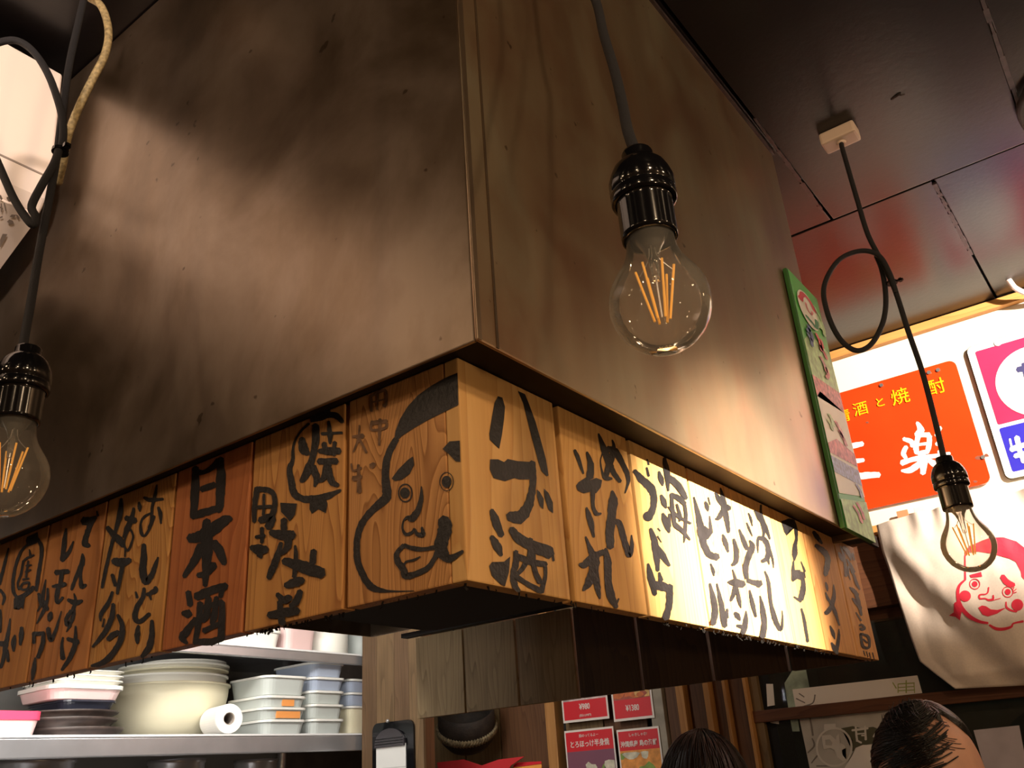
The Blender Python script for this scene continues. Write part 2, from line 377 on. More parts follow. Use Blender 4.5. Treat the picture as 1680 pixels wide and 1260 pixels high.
def atw(px, py=1130): return at(px, py, 1, YW).x
M_GREYW = mat('grey_painted_wood', (.30, .26, .20), .6, noise=.2, nscale=30)
edges = [(1072, 1094, .030, M_GREYW), (1095, 1118, .015, M_BROWN), (1118, 1131, .035, M_AMBER), (1131, 1166, .008, M_BROWN),
         (1166, 1176, .045, M_AMBER), (1176, 1194, .02, M_BROWN), (1194, 1200, .032, M_AMBER), (1200, 1226, .012, M_BROWN), (1226, 1232, .025, M_AMBER), (1232, 1246, .008, M_OLIVE)]
for i, (a, b, d, m) in enumerate(edges):
    struct('trim_%d' % (5+i), nbox(P(atw(a), YW-d, -1.72), P(atw(b)-.0008, YW+.02, .33), .0015), m)
struct('trim_15', nbox(P(at(905, 1180, 1, YW).x, YW-.03, -1.72), P(at(921, 1180, 1, YW).x, YW+.01, .40), .002), M_AMBER)
# planks between
for i, (x0, x1, m) in enumerate(((-1.795, -1.60, M_BROWN), (-1.596, -1.40, M_OLIVE), (-1.396, -1.27, M_OLIVE), (-1.266, -1.10, M_BROWN), (-1.046, -.93, M_OLIVE), (-.926, -.80, M_BROWN))):
    o = obj('wall_plank', nbox((-(x1-x0)/2, -.006, -1.26), ((x1-x0)/2, .01, 1.26), .002), m, wb, loc=P((x0+x1)/2, YW-.001, -.46))
# outside, behind the glass: dark street with a pale pillar and pale shutter
struct('street_ground', nbox(P(-1.2, YW+.12, -1.9), P(XR, YW+3, -1.85)), mat('asphalt', (.03, .03, .032), .8)).name = 'ground_outside'
ob = obj('shop_front', nbox(P(-1.6, YW+2.4, -1.85), P(2.4, YW+2.5, .9)), mat('dark_shutter', (.05, .065, .06), .6, noise=.6, nscale=6)); tag(ob, 'dark shop front across the street behind the glass doors', 'shop front')

# ------------------------------------------------------------------ extractor hood
HX, HY, HZ = .038, .024, .150
HB, HLX = .885, -.90           # rear and left ends
hood = thing('extractor_hood', 'big bronze-brown square extractor hood with a wooden menu board skirt hanging from the black ceiling', 'hood', P(-.44, .43, ZC))
t = .003
obj('hood_panel', nbox((HLX, -HY, HZ+Z0), (HX-t, -HY+t, ZC+Z0-.001), .001), M_HOODL, hood, label='left face of the hood, dimmer light put into its brown')
obj('hood_panel', nbox((HX-t, -HY, HZ+Z0), (HX, .80, ZC+Z0-.001), .0015), M_HOODR, hood, label='right face of the hood, brighter light put into its brown')
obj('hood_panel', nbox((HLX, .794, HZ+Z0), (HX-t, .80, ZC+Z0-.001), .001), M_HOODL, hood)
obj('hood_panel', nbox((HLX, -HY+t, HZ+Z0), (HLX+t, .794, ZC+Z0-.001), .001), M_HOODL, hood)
M_LIP = mat('lip_steel', (.022, .013, .008), .6, metal=0, spec=.2, noise=.4, nscale=30)
bm = bmesh.new()
box(bm, P(-.013, -HY+t, .1592), P(HX-t, .872, .163)); box(bm, P(HLX, -HY+t, .1592), P(-.013, .0, .163))
box(bm, P(HX-.005, .8005, HZ), P(HX, .880, HZ+.016))
obj('lip', bm, M_LIP, hood, label='narrow folded steel lip')
obj('corner_seam', nbox(P(HX-.0004, -HY+.020, HZ+.001), P(HX+.0007, -HY+.0225, ZC-.003)), mat('seam_shadow', (.07, .045, .025), .5, metal=.5), hood)
obj('corner_edge', nbox(P(HX-.0004, -HY-.0004, HZ+.0008), P(HX+.0006, -HY+.004, ZC-.003), .0002), mat('edge_highlight', (.34, .25, .17), .3, metal=.9), hood, label='bright corner edge with a painted highlight')  # pale strip: the corner's highlight put into the colour
# top trim against the ceiling
bm = bmesh.new(); box(bm, P(HX, -HY, ZC-.006), P(HX+.004, .80, ZC-.0005)); obj('sealant', bm, M_FILL, hood)
# inner frame behind the boards
bm = bmesh.new()
for a, b in (((-.88, .013, .02), (-.02, .03, .158)), ((-.03, .03, .02), (-.013, .87, .158)), ((-.88, .86, .150), (-.02, .879, .158))):
    box(bm, P(*a), P(*b))
obj('inner_frame', bm, M_SOOT, hood)
bm = bmesh.new(); box(bm, P(-.150, .013, .0015), P(-.013, .137, .10)); obj('corner_block', bm, M_SOOT, hood, label='sooty black block under the corner')
bm = bmesh.new(); box(bm, P(-.175, .137, .006), P(-.013, .152, .05)); box(bm, P(-.175, .013, .006), P(-.150, .137, .05)); obj('corner_block_rim', bm, M_SOOT, hood)

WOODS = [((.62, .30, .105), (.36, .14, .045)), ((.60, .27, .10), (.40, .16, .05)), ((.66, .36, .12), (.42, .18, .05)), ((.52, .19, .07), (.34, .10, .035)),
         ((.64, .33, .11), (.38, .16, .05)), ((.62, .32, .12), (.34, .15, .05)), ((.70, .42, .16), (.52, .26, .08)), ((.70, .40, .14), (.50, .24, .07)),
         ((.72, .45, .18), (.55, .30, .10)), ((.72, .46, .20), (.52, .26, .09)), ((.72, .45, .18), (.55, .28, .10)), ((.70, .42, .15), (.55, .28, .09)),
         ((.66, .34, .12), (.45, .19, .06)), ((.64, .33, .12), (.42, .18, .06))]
GR = [(34, 6, .3), (30, 4, .3), (42, 26, .5), (110, 3, .5), (22, 34, .6), (95, 12, .25), (75, 3, .2), (40, 10, .25), (80, 3, .2), (26, 30, .4), (40, 6, .3), (44, 5, .3), (60, 6, .5), (60, 6, .4)]
def board(i, side, a, b, label, dz=0.0):
    """a..b along the face, mesh in board-local frame so that the grain runs up each board"""
    c1, c2 = WOODS[i]; f, d, wv = GR[i]
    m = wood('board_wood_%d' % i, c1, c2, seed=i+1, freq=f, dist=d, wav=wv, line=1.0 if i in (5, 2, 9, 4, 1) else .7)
    w = b-a
    bm = nbox((-w/2, -.0065, 0), (w/2, .0065, .1585), .0012)
    if side == 'L': loc = P(-(a+b)/2, .0065, dz); rot = (0, 0, 0)
    else: loc = P(-.0065, (a+b)/2, dz); rot = (0, 0, math.pi/2)
    return obj('menu_board', bm, m, hood, loc=loc, rot=rot, label=label)
h = .16
qL = [0, .7087*h, 1.4172*h, 2.1013*h, 2.8194*h, 3.5122*h, 4.22*h, 4.93*h, 5.6*h]
def yR(px, py): return at(px, py, 0, 0).y
qR = [0, .7648*h, 1.4866*h, 2.2205*h]
for (p1, p2) in (((1199, 803), (1236, 1044)), ((1268, 841), (1298, 1055)), ((1319, 863), (1353, 1067)), ((1368, 885), (1407, 1074))):
    qR.append((yR(*p1)+yR(*p2))/2)
qR.append(.892)
print('seps', qR)
LB = {}
labL = ['wooden board painted with a moon-cheeked face at the corner', 'wooden board with circled grill mark and vegetable lettering', 'reddish board lettered for rice wine in three large characters',
        'pale board with two columns of brush lettering left of the reddish board', 'plain-grained board with two columns of small brush lettering', 'board with a tall ringed mark and brush lettering', 'plain orange board beside the left end', 'plain orange board at the very left end']
for k in range(8):
    LB['L%d' % k] = board([5, 4, 3, 2, 1, 0, 1, 2][k], 'L', qL[k]+(.0022 if k else 0.0135), qL[k+1]-(.0016 if k else .0028), labL[k])
labR = ['first right-hand board with three big characters', 'board with two hiragana columns beside the corner board', 'board with two character columns on pale even grain', 'brightly lit board with beer lettering',
        'brightly lit board with two loose hiragana columns', 'brightly lit board with short katakana column', 'orange board with katakana column near the far end', 'last narrow-looking board with small lettering at the far end']
gapr = [.0, .0075, .0055, .0040, .0018, .0018, .0035, .0045]
for k in range(8):
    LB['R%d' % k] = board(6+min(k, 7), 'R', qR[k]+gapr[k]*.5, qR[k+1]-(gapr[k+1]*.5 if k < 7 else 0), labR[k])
# back skirt seen from inside through the open underside, gaps between the boards
M_BACKB = [wood('olive_inner_board', (.32, .23, .12), (.13, .08, .035), 23, 60, 5, wav=.7), wood('dark_inner_board', (.09, .05, .025), (.03, .015, .008), 31, 60)]  # left three boards paler: the light on them is put into the colour
bx = [-.862, -.740, -.617, -.492, -.369, -.245, -.124, -.0135]
for k in range(7):
    g = .0045 if k in (0, 1) else .0055
    w = bx[k+1]-bx[k]-g
    obj('inner_board', nbox((-w/2, -.006, 0), (w/2, .006, .149), .001), M_BACKB[0] if k < 3 else M_BACKB[1], hood, loc=P((bx[k]+bx[k+1])/2, .886, 0),
        label='olive brown inner board' if k < 3 else 'black inner board')
# ragged grease threads under the boards
bm = bmesh.new(); rg = random.Random(3)
for k in range(150):
    if k < 70: x = -rg.choice([rg.uniform(.12, .22), rg.uniform(0, .85)]); y = .004+rg.uniform(0, .006)
    else: x = -rg.uniform(.002, .01); y = rg.choice([rg.uniform(.3, .6), rg.uniform(0, .88)])
    l = rg.uniform(.001, .0045); r = rg.uniform(.0003, .0009)
    tube(bm, [P(x, y, .001), P(x+rg.uniform(-.001, .001), y+rg.uniform(-.001, .001), -l*.6), P(x+rg.uniform(-.0015, .0015), y, -l)], r, 4, 0)
obj('grease_threads', bm, M_SOOT, hood, kind='stuff')

# --- lettering, brushed on the boards
A = (0, 860, 4.844); A1 = (0, 780, 3.5)
Ld = lambda n, crop, items, b, m=M_INK: ink('lettering', crop, items, 1, 0.0, -1, m, LB[b])
Rd = lambda n, crop, items, b, m=M_INK: ink('lettering', crop, items, 0, 0.0, 1, m, LB[b])
Ld('a', A, [[(68,190,14),(40,300,24),(10,420,26),(-5,480,24)], [(0,520,20),(35,575,24),(20,640,14)], [(4,680,14),(8,760,16),(4,860,14)],
 [(80,750,10),(68,850,26),(45,960,38),(30,1060,30),(5,1140,26)], [(-5,950,40),(50,950,36)], [(55,1000,26),(65,1090,24)], [(118,880,14),(108,940,40),(108,1010,14)],
 [(172,820,26),(170,880,38),(160,960,18)], [(215,165,16),(165,220,22),(125,330,24),(105,440,26),(105,520,28),(125,570,24),(160,585,20)],
 [(290,100,20),(325,170,30),(330,240,28),(315,340,30),(300,440,28),(288,530,22)], ('p',[(205,130),(215,100),(300,62),(305,130),(290,150),(215,180)]),
 [(125,590,30),(200,560,34),(270,500,30)], ('p',[(110,590),(200,575),(185,678),(165,660),(150,680),(130,665),(108,672)]),
 [(232,200,8),(238,235,18),(240,265,16)], [(180,300,14),(215,270,18),(270,245,14)], [(185,290,18),(165,400,20),(140,470,16),(150,520,16)], [(205,330,14),(250,325,12)], [(200,380,14),(245,362,14)],
 [(225,290,14),(205,420,16)], [(180,440,18),(230,430,14)], [(180,470,18),(230,465,18),(215,515,18),(165,515,18),(175,475,18)]], 'L5')
Ld('b', A, [[(655,235,16),(655,300,40),(620,380,30),(575,500,26),(570,525,12)], [(645,340,30),(640,420,24),(650,495,40),(685,480,18)], [(538,600,24),(600,625,44),(655,608,20)],
 [(588,550,10),(600,610,26),(575,700,32)], [(570,690,34),(528,750,34),(540,800,40),(580,740,30),(590,680,24)], [(560,800,26),(528,855,10)], [(500,900,16),(490,980,26),(500,1070,40)],
 [(535,910,30),(620,940,44)], [(600,810,16),(600,900,28),(590,980,40),(550,1070,34),(490,1160,22)], [(440,385,38),(545,375,36)], [(490,400,34),(480,470,34)], [(415,495,20),(470,488,36),(522,475,30)],
 [(465,500,36),(450,590,34),(460,625,20),(500,580,20)], [(362,440,8),(345,540,26),(330,620,36)], [(305,550,20),(335,620,50),(378,680,28)], [(378,510,18),(375,600,24),(340,700,26),(290,790,8)],
 [(325,640,20),(298,692,12)], [(405,700,24),(397,735,42),(390,770,18)], [(382,825,34),(400,920,34),(440,850,26),(487,690,8)], [(262,872,34),(350,865,28)], [(268,880,26),(268,945,26)],
 [(345,865,30),(338,950,34),(300,1060,30)], [(280,1060,10),(270,1140,36),(255,1240,18)]], 'L4')
Ld('b2', A1, [[(475,262,44),(515,262,44),(552,238,16)], [(530,260,26),(508,310,30),(492,360,30),(490,395,34),(515,403,20)], [(556,205,10),(562,232,12)],
 [(380,305,12),(368,390,28),(358,490,26)], [(360,480,24),(395,440,22),(422,378,8)]], 'L4')
C = (140, 780, 3.9375)
Ld('c', C, [[(378,143,18),(420,158,26),(503,152,16)], [(462,60,8),(450,130,22),(432,200,18),(425,290,16),(408,340,14)], [(470,205,16),(484,245,24),(488,310,12)],
 [(430,240,12),(380,268,16),(358,310,14),(362,370,22),(385,388,16),(420,330,18),(442,262,22)], [(378,445,26),(376,540,42),(372,620,48),(390,688,38),(430,640,34),(452,580,26),(470,528,10)],
 [(325,752,12),(335,790,20)], [(380,728,20),(370,790,28),(330,860,32),(322,920,34),(350,945,28),(415,893,24)], [(395,770,20),(450,745,32),(452,720,20)], [(415,775,18),(425,803,12)],
 [(343,970,18),(335,1030,36),(336,1085,16)], [(430,938,24),(430,1020,34),(412,1110,40),(365,1172,26)], [(232,150,18),(225,240,34),(200,340,24),(175,430,22),(150,530,22),(125,640,22),(108,725,18)],
 [(140,335,26),(190,390,40),(230,430,42),(242,460,22)], [(312,210,16),(300,270,28),(268,350,34),(250,400,20)], [(260,275,34),(325,293,36)], [(346,172,12),(350,205,24),(350,232,8)],
 [(290,345,14),(308,400,14),(275,485,14),(250,440,14),(268,370,12)], [(258,470,10),(255,525,10)], [(178,552,40),(240,562,52),(290,545,30)], [(240,580,28),(225,660,26),(205,765,18)], [(172,640,22),(195,712,24)],
 [(175,752,18),(150,820,26),(103,895,26),(98,940,12)], [(180,830,24),(170,920,34),(120,1020,32),(45,1108,12)], [(122,925,8),(112,978,14)], [(208,900,18),(238,970,32),(228,1060,36),(190,1130,34),(150,1180,38),(100,1215,34),(38,1230,14)],
 [(145,1060,30),(178,1030,36),(215,1010,26)]], 'L3')
D = (285, 740, 3.879)
Ld('d', D, [[(140,105,40),(138,200,48),(132,300,50),(125,425,38)], [(150,135,40),(205,130,26),(290,68,50)], [(298,45,34),(300,150,54),(298,250,54),(292,350,46),(285,388,24)], [(175,245,34),(262,213,38)], [(140,408,46),(210,385,46),(295,362,36)],
 [(95,553,50),(150,550,68),(230,510,76),(325,440,60),(368,432,26)], [(210,440,44),(213,560,68),(208,700,58),(200,858,30)], [(178,600,58),(130,700,48),(65,800,26)], [(250,580,48),(292,640,58),(322,718,34)], [(152,790,30),(210,775,40),(258,720,46)],
 [(92,895,34),(105,982,38)], [(55,1030,26),(90,1036,54),(112,1040,24)], [(140,1065,30),(85,1145,46),(55,1185,46),(85,1225,18)], [(142,930,50),(230,890,52),(335,858,44)], [(310,870,40),(298,930,26)],
 [(168,965,36),(160,1080,40),(135,1225,32)], [(222,930,36),(208,1040,46),(185,1085,26)], [(170,1000,26),(310,960,34)], [(272,930,30),(255,1060,40),(240,1100,26)], [(308,960,36),(305,1100,42),(300,1200,44)],
 [(190,1145,36),(300,1095,26)], [(140,1212,36),(230,1215,44),(312,1190,36)]], 'L2')
E_ = (400, 655, 3.272)
Ld('e', E_, [[(350,130,14),(300,180,11),(266,250,13),(262,330,20),(246,370,30),(256,450,34),(275,510,36),(320,535,34),(390,535,42),(450,520,34),(520,488,14)], [(440,90,24),(490,85,32),(530,122,22)],
 ('p',[(350,82),(400,60),(460,38),(470,92),(420,115),(360,125)]), ('p',[(355,530),(440,535),(450,560),(440,612),(400,590),(365,615),(352,590)]), [(312,210,30),(320,265,50),(345,295,22)], [(385,138,34),(385,220,38),(370,310,34),(340,390,44),(308,442,22)],
 [(370,360,34),(390,420,36),(380,468,12)], [(455,118,14),(462,190,26),(462,238,12)], [(418,185,18),(528,180,12)], [(402,278,22),(450,278,40),(515,278,32)], [(430,235,26),(440,290,30)], [(487,230,22),(482,300,20)],
 [(400,333,32),(500,333,32)], [(450,350,40),(430,420,30),(402,442,14)], [(458,370,28),(470,440,36),(508,462,18)], [(72,475,26),(60,560,28),(55,658,22)], [(78,482,26),(135,490,30),(162,515,26),(165,580,28),(140,660,36)],
 [(75,580,20),(150,575,16)], [(108,510,14),(105,620,16)], [(85,650,34),(150,638,44),(130,690,38)], [(97,690,20),(97,770,20)], [(62,740,16),(112,732,20)], [(38,795,26),(85,808,54),(125,805,34)], [(80,830,30),(95,850,16)],
 ('p',[(195,555),(285,560),(275,620),(245,655),(225,630),(200,605)]), [(215,645,34),(215,700,34)], [(142,715,30),(210,730,52),(268,728,42)], [(235,740,42),(235,790,36),(205,830,16)], [(200,770,18),(182,840,36),(150,920,36),(132,962,22)],
 [(275,785,12),(280,850,24),(270,955,24)], [(212,868,34),(290,890,58),(350,910,60),(422,938,56)], [(375,812,32),(367,885,34)], [(222,1002,28),(280,980,48),(320,972,30)], [(178,1045,22),(215,1078,40),(250,1062,32)],
 [(302,1028,28),(285,1080,38),(250,1112,24)], [(133,1160,36),(220,1145,48),(292,1135,38)], [(192,1085,28),(205,1205,38)]], 'L1')
F_ = (565, 590, 3.073)
Ld('f', F_, [('p',[(570,66),(575,228),(500,265),(420,305),(350,345),(290,385),(250,420),(258,360),(280,300),(320,235),(370,180),(440,130),(510,92)]),
 [(262,400,30),(225,470,34),(210,540,34),(208,620,40),(212,690,44),(160,740,36),(105,800,32),(75,860,30),(62,940,30),(68,1020,30),(95,1090,32),(130,1140,34),(170,1160,26),(240,1168,10),(350,1166,4)],
 ('p',[(238,600),(270,555),(320,505),(345,488),(352,530),(330,575),(290,605),(255,612)]), ('p',[(495,450),(530,412),(582,408),(585,515),(560,512),(530,480)]),
 ('d',305,672,25,28), ('r',307,672,34,6,44), ('d',515,615,25,30), ('r',515,615,34,4,46),
 [(388,640,6),(388,700,20),(370,760,30),(340,800,34),(320,795,18),(300,810,9),(293,850,10),(310,880,16),(340,872,14),(352,852,8),(368,880,20),(395,880,24),(390,845,10)],
 [(300,935,18),(350,952,22),(410,955,20),(475,940,20)], [(300,935,20),(265,975,24),(270,1020,32),(300,1060,34),(310,1090,34),(360,1080,28),(420,1050,26),(455,1000,24),(475,950,24)],
 [(300,1045,10),(310,1020,10),(350,1010,12),(382,993,6)], [(500,800,50),(507,850,66),(490,920,64),(492,970,58),(530,1002,38),(597,965,14)]], 'L0')
Ld('f2', F_, [[(135,180,12),(135,260,14)], [(135,185,12),(205,155,14),(210,215,14),(200,235,20)], [(140,215,8),(205,200,8)], [(170,170,10),(165,250,10)], [(135,320,22),(215,310,16)], [(135,325,14),(140,355,12),(205,345,14),(215,320,12)],
 [(180,300,16),(175,430,12)], [(42,388,12),(95,385,24)], [(75,330,6),(70,400,12),(45,465,8)], [(75,400,12),(112,468,12)], [(35,525,10),(45,560,10),(85,545,12)], [(70,530,12),(75,668,22)], [(45,600,26),(85,590,20)], [(135,538,28),(152,525,18)]], 'L0', M_FAINT)
G = (790, 630, 3.5)
Rd('g', G, [('p',[(95,70),(120,78),(135,130),(130,200),(118,290),(102,372),(85,345),(48,320),(45,285),(60,190),(75,110)]), ('p',[(210,40),(250,58),(275,120),(310,215),(340,320),(370,430),(385,525),(375,530),(345,500),(325,440),(290,310),(260,190),(240,110)]),
 ('p',[(50,432),(95,432),(130,448),(150,430),(205,442),(275,447),(280,548),(215,548),(190,540),(135,558),(70,540),(48,490)]), [(288,450,40),(297,540,34),(285,640,42),(262,715,56),(215,765,72),(155,755,48)],
 ('p',[(318,605),(335,620),(358,660),(355,718),(335,700),(320,650)]), ('p',[(358,600),(385,625),(410,680),(412,742),(385,720),(362,650)]), [(58,722,20),(82,785,46),(115,872,30)], [(58,875,24),(90,930,44),(115,985,18)],
 ('p',[(45,1045),(60,1022),(100,1045),(130,1020),(165,990),(158,1080),(135,1162),(110,1150),(60,1100)]), [(170,830,34),(215,885,50),(290,930,58),(400,970,66)], [(405,945,14),(415,1015,12)],
 [(197,960,26),(198,1030,34),(182,1090,30),(190,1150,34),(215,1190,22)], [(200,985,30),(280,1020,36),(372,1035,30)], [(278,890,30),(278,980,26),(235,1060,26),(205,1090,24)], [(300,960,22),(302,1050,26),(335,1140,30)], [(365,1035,20),(368,1100,20),(342,1195,34)],
 [(200,1105,28),(260,1145,26),(335,1185,32)]], 'R0')
H_ = (930, 690, 3.9375)
Rd('h', H_, [[(205,85,10),(235,170,34),(272,270,40),(302,335,32),(345,395,24)], [(293,125,8),(305,175,24),(285,250,40),(250,365,30)], [(250,180,26),(226,225,9),(218,270,8),(230,335,14),(252,370,30),(292,375,14)],
 [(262,178,30),(310,200,44),(352,262,32),(385,330,30),(397,390,22),(376,468,8)], [(293,455,16),(300,520,54),(290,600,52),(280,700,56),(280,820,44)], [(300,655,36),(335,660,36),(362,740,36),(390,835,36),(405,872,30),(420,815,26),(418,740,8)],
 [(50,190,16),(75,245,24),(107,342,12)], [(130,203,12),(153,280,38),(150,370,46)], ('p',[(60,420),(75,398),(130,362),(150,385),(190,370),(228,385),(220,430),(190,470),(150,460),(110,470),(70,450)]),
 [(170,450,30),(168,540,22),(190,600,24),(222,600,12)], [(127,562,12),(150,640,38),(175,752,14)], [(122,750,10),(145,810,26),(165,860,42)], [(82,928,18),(115,930,44),(170,880,42),(240,848,34)], [(185,860,52),(175,960,58),(140,1050,48),(105,1098,12)],
 [(180,960,44),(196,1060,40),(214,1150,12)], [(250,828,20),(265,920,44),(268,1040,44),(285,1130,50),(322,1208,24)], [(315,1190,20),(336,1150,10)]], 'R1')
I_ = (1030, 735, 4.345)
Rd('i', I_, [[(48,160,26),(95,220,48),(160,280,56),(185,340,46),(180,430,44),(150,490,58)], ('d',145,487,36), [(138,80,8),(150,118,14)], [(135,140,14),(150,200,18)], [(163,575,22),(190,660,44),(205,760,44),(215,875,24)], [(205,700,36),(250,770,44),(298,840,18)],
 [(145,825,14),(165,920,46),(195,1045,30)], [(190,975,56),(260,990,60),(300,1010,36)], [(225,888,16),(237,945,34)], [(298,980,46),(298,1080,44),(287,1160,44),(268,1215,50)], [(215,572,10),(232,592,8)], [(213,628,10),(240,672,6)],
 [(222,168,14),(240,225,36),(250,268,10)], [(238,335,16),(258,385,38),(275,428,12)], [(250,465,16),(275,530,48),(297,602,14)], [(298,470,16),(298,560,26)], [(262,72,22),(280,180,40),(290,305,12)], [(295,210,40),(360,270,50),(418,360,26)],
 [(312,325,22),(320,430,26),(335,550,26)], [(310,330,26),(370,362,38),(408,400,28)], [(405,390,22),(415,480,22),(410,600,22),(402,672,8)], [(335,545,34),(390,590,30),(445,655,10)], [(290,418,10),(350,480,24),(450,538,14)], [(350,400,14),(375,490,22),(370,522,12)]], 'R2')
J_ = (1130, 780, 4.5)
Rd('j', J_, [[(38,160,12),(70,290,38),(90,400,50),(110,500,48),(150,580,48),(215,605,50)], ('p',[(75,380),(120,372),(150,395),(165,330),(180,420),(145,470),(100,475)]), [(155,300,8),(162,390,22)], [(122,195,16),(135,230,30),(142,262,12)], [(145,162,8),(157,215,12)],
 [(162,652,10),(180,700,24),(187,742,8)], [(157,798,16),(180,900,36),(195,1000,44),(180,1100,36)], [(208,798,10),(230,900,28),(255,1030,44),(267,1115,36)], [(285,985,12),(278,1050,36)],
 [(198,125,12),(220,170,34),(250,210,30),(305,245,34)], [(235,92,8),(258,190,34),(265,260,42),(285,340,34),(295,420,20)], [(255,260,36),(225,310,32),(200,322,16)], [(252,435,10),(270,490,34),(293,565,12)], [(333,470,16),(352,550,34),(350,630,34),(322,662,22)],
 [(290,787,12),(340,790,56),(408,805,46)], [(325,695,8),(345,770,20),(340,850,32),(312,925,18)], [(352,815,18),(372,920,26),(388,978,6)]], 'R3')
Rd('j2', J_, [[(340,1015,24),(362,1040,38),(380,1072,10)], [(423,1000,8),(420,1080,38),(400,1165,38)], [(355,1108,16),(400,1120,36)]], 'R3')
K_ = (1200, 800, 4.5)
Rd('k', K_, [[(218,128,14),(218,190,20),(232,260,34),(240,325,22),(232,380,14)], [(170,170,10),(205,215,36),(250,290,32),(285,380,12)], [(195,372,28),(240,380,36),(270,440,34),(268,515,38),(225,545,26)], [(195,380,18),(195,440,14),(197,482,5)],
 [(280,435,12),(303,520,16),(312,592,6)], [(268,520,24),(280,568,8)], [(247,618,10),(275,700,24),(292,850,26),(325,980,34),(365,1050,24),(378,980,14),(375,908,5)], [(58,308,12),(90,390,32),(118,455,26)], [(135,390,12),(155,440,42),(122,520,42),(105,600,38),(115,670,30)],
 [(120,685,30),(165,700,36),(215,712,54)], [(127,188,8),(145,232,16),(155,282,7)], [(114,258,8),(132,305,15),(156,358,7)], [(135,758,12),(155,850,30),(182,953,16)], [(213,798,8),(232,900,34),(245,1000,38),(230,1100,46)]], 'R4')
L_ = (1270, 830, 4.846)
Rd('l', L_, [('p',[(55,120),(85,112),(115,100),(150,105),(165,170),(120,190),(100,237),(80,205)]), [(150,115,26),(172,180,26),(178,260,22),(165,320,32),(165,375,42),(162,435,12)], [(155,438,10),(150,520,30)],
 ('p',[(138,508),(210,508),(215,590),(185,580),(150,605),(138,590)]), [(215,530,34),(232,600,32),(228,680,44),(210,745,46)], [(215,760,20),(158,722,12)], [(215,442,8),(235,500,10),(250,572,6)], [(232,478,8),(250,522,8)], [(218,816,14),(245,930,24),(268,1080,20)]], 'R5')
Rd('m', L_, [[(312,205,26),(345,250,34),(382,300,14)], [(330,312,26),(380,350,42),(422,400,42),(425,460,42),(412,530,38),(408,555,20)]], 'R6')
N_ = (1340, 870, 5.478)
Rd('m2', N_, [[(80,468,12),(92,510,24),(98,548,8)], [(80,560,12),(100,612,24),(118,640,18)], [(152,488,8),(155,590,32),(130,690,40),(80,748,38)], [(120,640,24),(160,720,30),(205,855,12)], [(120,858,10),(145,920,32),(163,978,8)], [(200,888,8),(198,960,26),(180,1075,32)], [(133,1010,14),(160,1060,38),(187,1108,26)]], 'R6')
Rd('n', N_, [[(198,198,12),(218,240,34),(236,278,14)], [(215,145,12),(245,240,20),(258,330,28),(265,412,26)], [(238,150,24),(270,180,34),(300,230,28),(307,272,10)], [(318,208,22),(337,268,14)], [(270,258,10),(300,310,28),(330,380,36)], [(288,320,18),(285,380,14),(302,445,8)],
 [(330,390,20),(360,480,26),(388,533,12)], [(296,513,12),(330,540,34),(372,585,24)], [(318,610,12),(360,650,38),(398,705,26)], [(345,550,22),(375,640,32),(402,765,18)], [(353,738,10),(400,812,16)],
 [(385,855,20),(405,850,20),(430,880,22),(412,892,22),(390,880,22)], [(395,928,20),(415,1040,26),(470,1050,22),(465,960,24),(398,930,18)], [(418,978,14),(456,1012,14)], [(420,1082,8),(437,1128,7)], [(448,1088,8),(462,1138,7)], [(473,1098,8),(487,1152,7)], [(503,1098,8),(518,1158,7)]], 'R7')
# ------------------------------------------------------------------ green panel on the end of the hood
def quadgrid(name, nu, nv, f, m, parent, thick=0.0):
    bm = bmesh.new(); g = [[bm.verts.new(f(u/nu, v/nv)) for u in range(nu+1)] for v in range(nv+1)]
    for v in range(nv):
        for u in range(nu): bm.faces.new((g[v][u], g[v][u+1], g[v+1][u+1], g[v+1][u]))
    o = obj(name, bm, m, parent, smooth=True)
    if thick: s = o.modifiers.new('thickness', 'SOLIDIFY'); s.thickness = thick; s.offset = 0
    return o
GX = .045
ga, gb = at(1290, 437, 0, GX), at(1386, 868, 0, GX); gc, gd = at(1347, 500, 0, GX), at(1425, 883, 0, GX)
y0 = (ga.y+gb.y)/2; y1 = (gc.y+gd.y)/2+.004; zt = (ga.z+gc.z)/2; zb = (gb.z+gd.z)/2
gp = thing('menu_sign', 'tall narrow bright green printed menu panel standing against the far end of the hood', 'sign', (GX, (y0+y1)/2, zb))
M_GREEN = mat('green_print', (.10, .46, .10), .45); M_GEDGE = mat('green_edge', (.03, .14, .03), .5)
obj('panel', nbox((HX+.001, y0, zb), (GX, y1, zt), .001), M_GEDGE, gp)
def gpoly(name, pts, m, k=1):
    bm = bmesh.new(); vs = [bm.verts.new((GX+.0004*k, y0+(y1-y0)*u, zb+(zt-zb)*v)) for u, v in pts]; bm.faces.new(vs)
    bmesh.ops.triangulate(bm, faces=bm.faces[:]); return obj(name, bm, m, gp)
def gdisc(u, v, r, ry, n=24): return [(u+r*math.cos(2*math.pi*i/n), v+ry*math.sin(2*math.pi*i/n)) for i in range(n)]
M_PW = mat('print_white', (.85, .84, .78), .5); M_PP = mat('print_pink', (.75, .22, .26), .5, noise=.6, nscale=120); M_PG = mat('print_pale_green', (.45, .68, .36), .5, noise=.3, nscale=90)
M_PB = mat('print_blue', (.35, .42, .70), .5, noise=.5, nscale=150); M_PR = mat('print_red', (.70, .06, .10), .5); M_DB = mat('print_dark_blue', (.05, .10, .30), .5, noise=.5, nscale=200)
gpoly('printed_face', [(.03, 0), (1, 0), (1, 1), (.03, 1)], M_GREEN, 1)
gpoly('pale_field', [(.05, .70), (.30, .76), (.98, .745), (1, .58), (.05, .56)], M_PG, 2)
gpoly('picture', [(.04, .56), (1, .585), (1, .50), (.04, .475)], M_PP, 3)
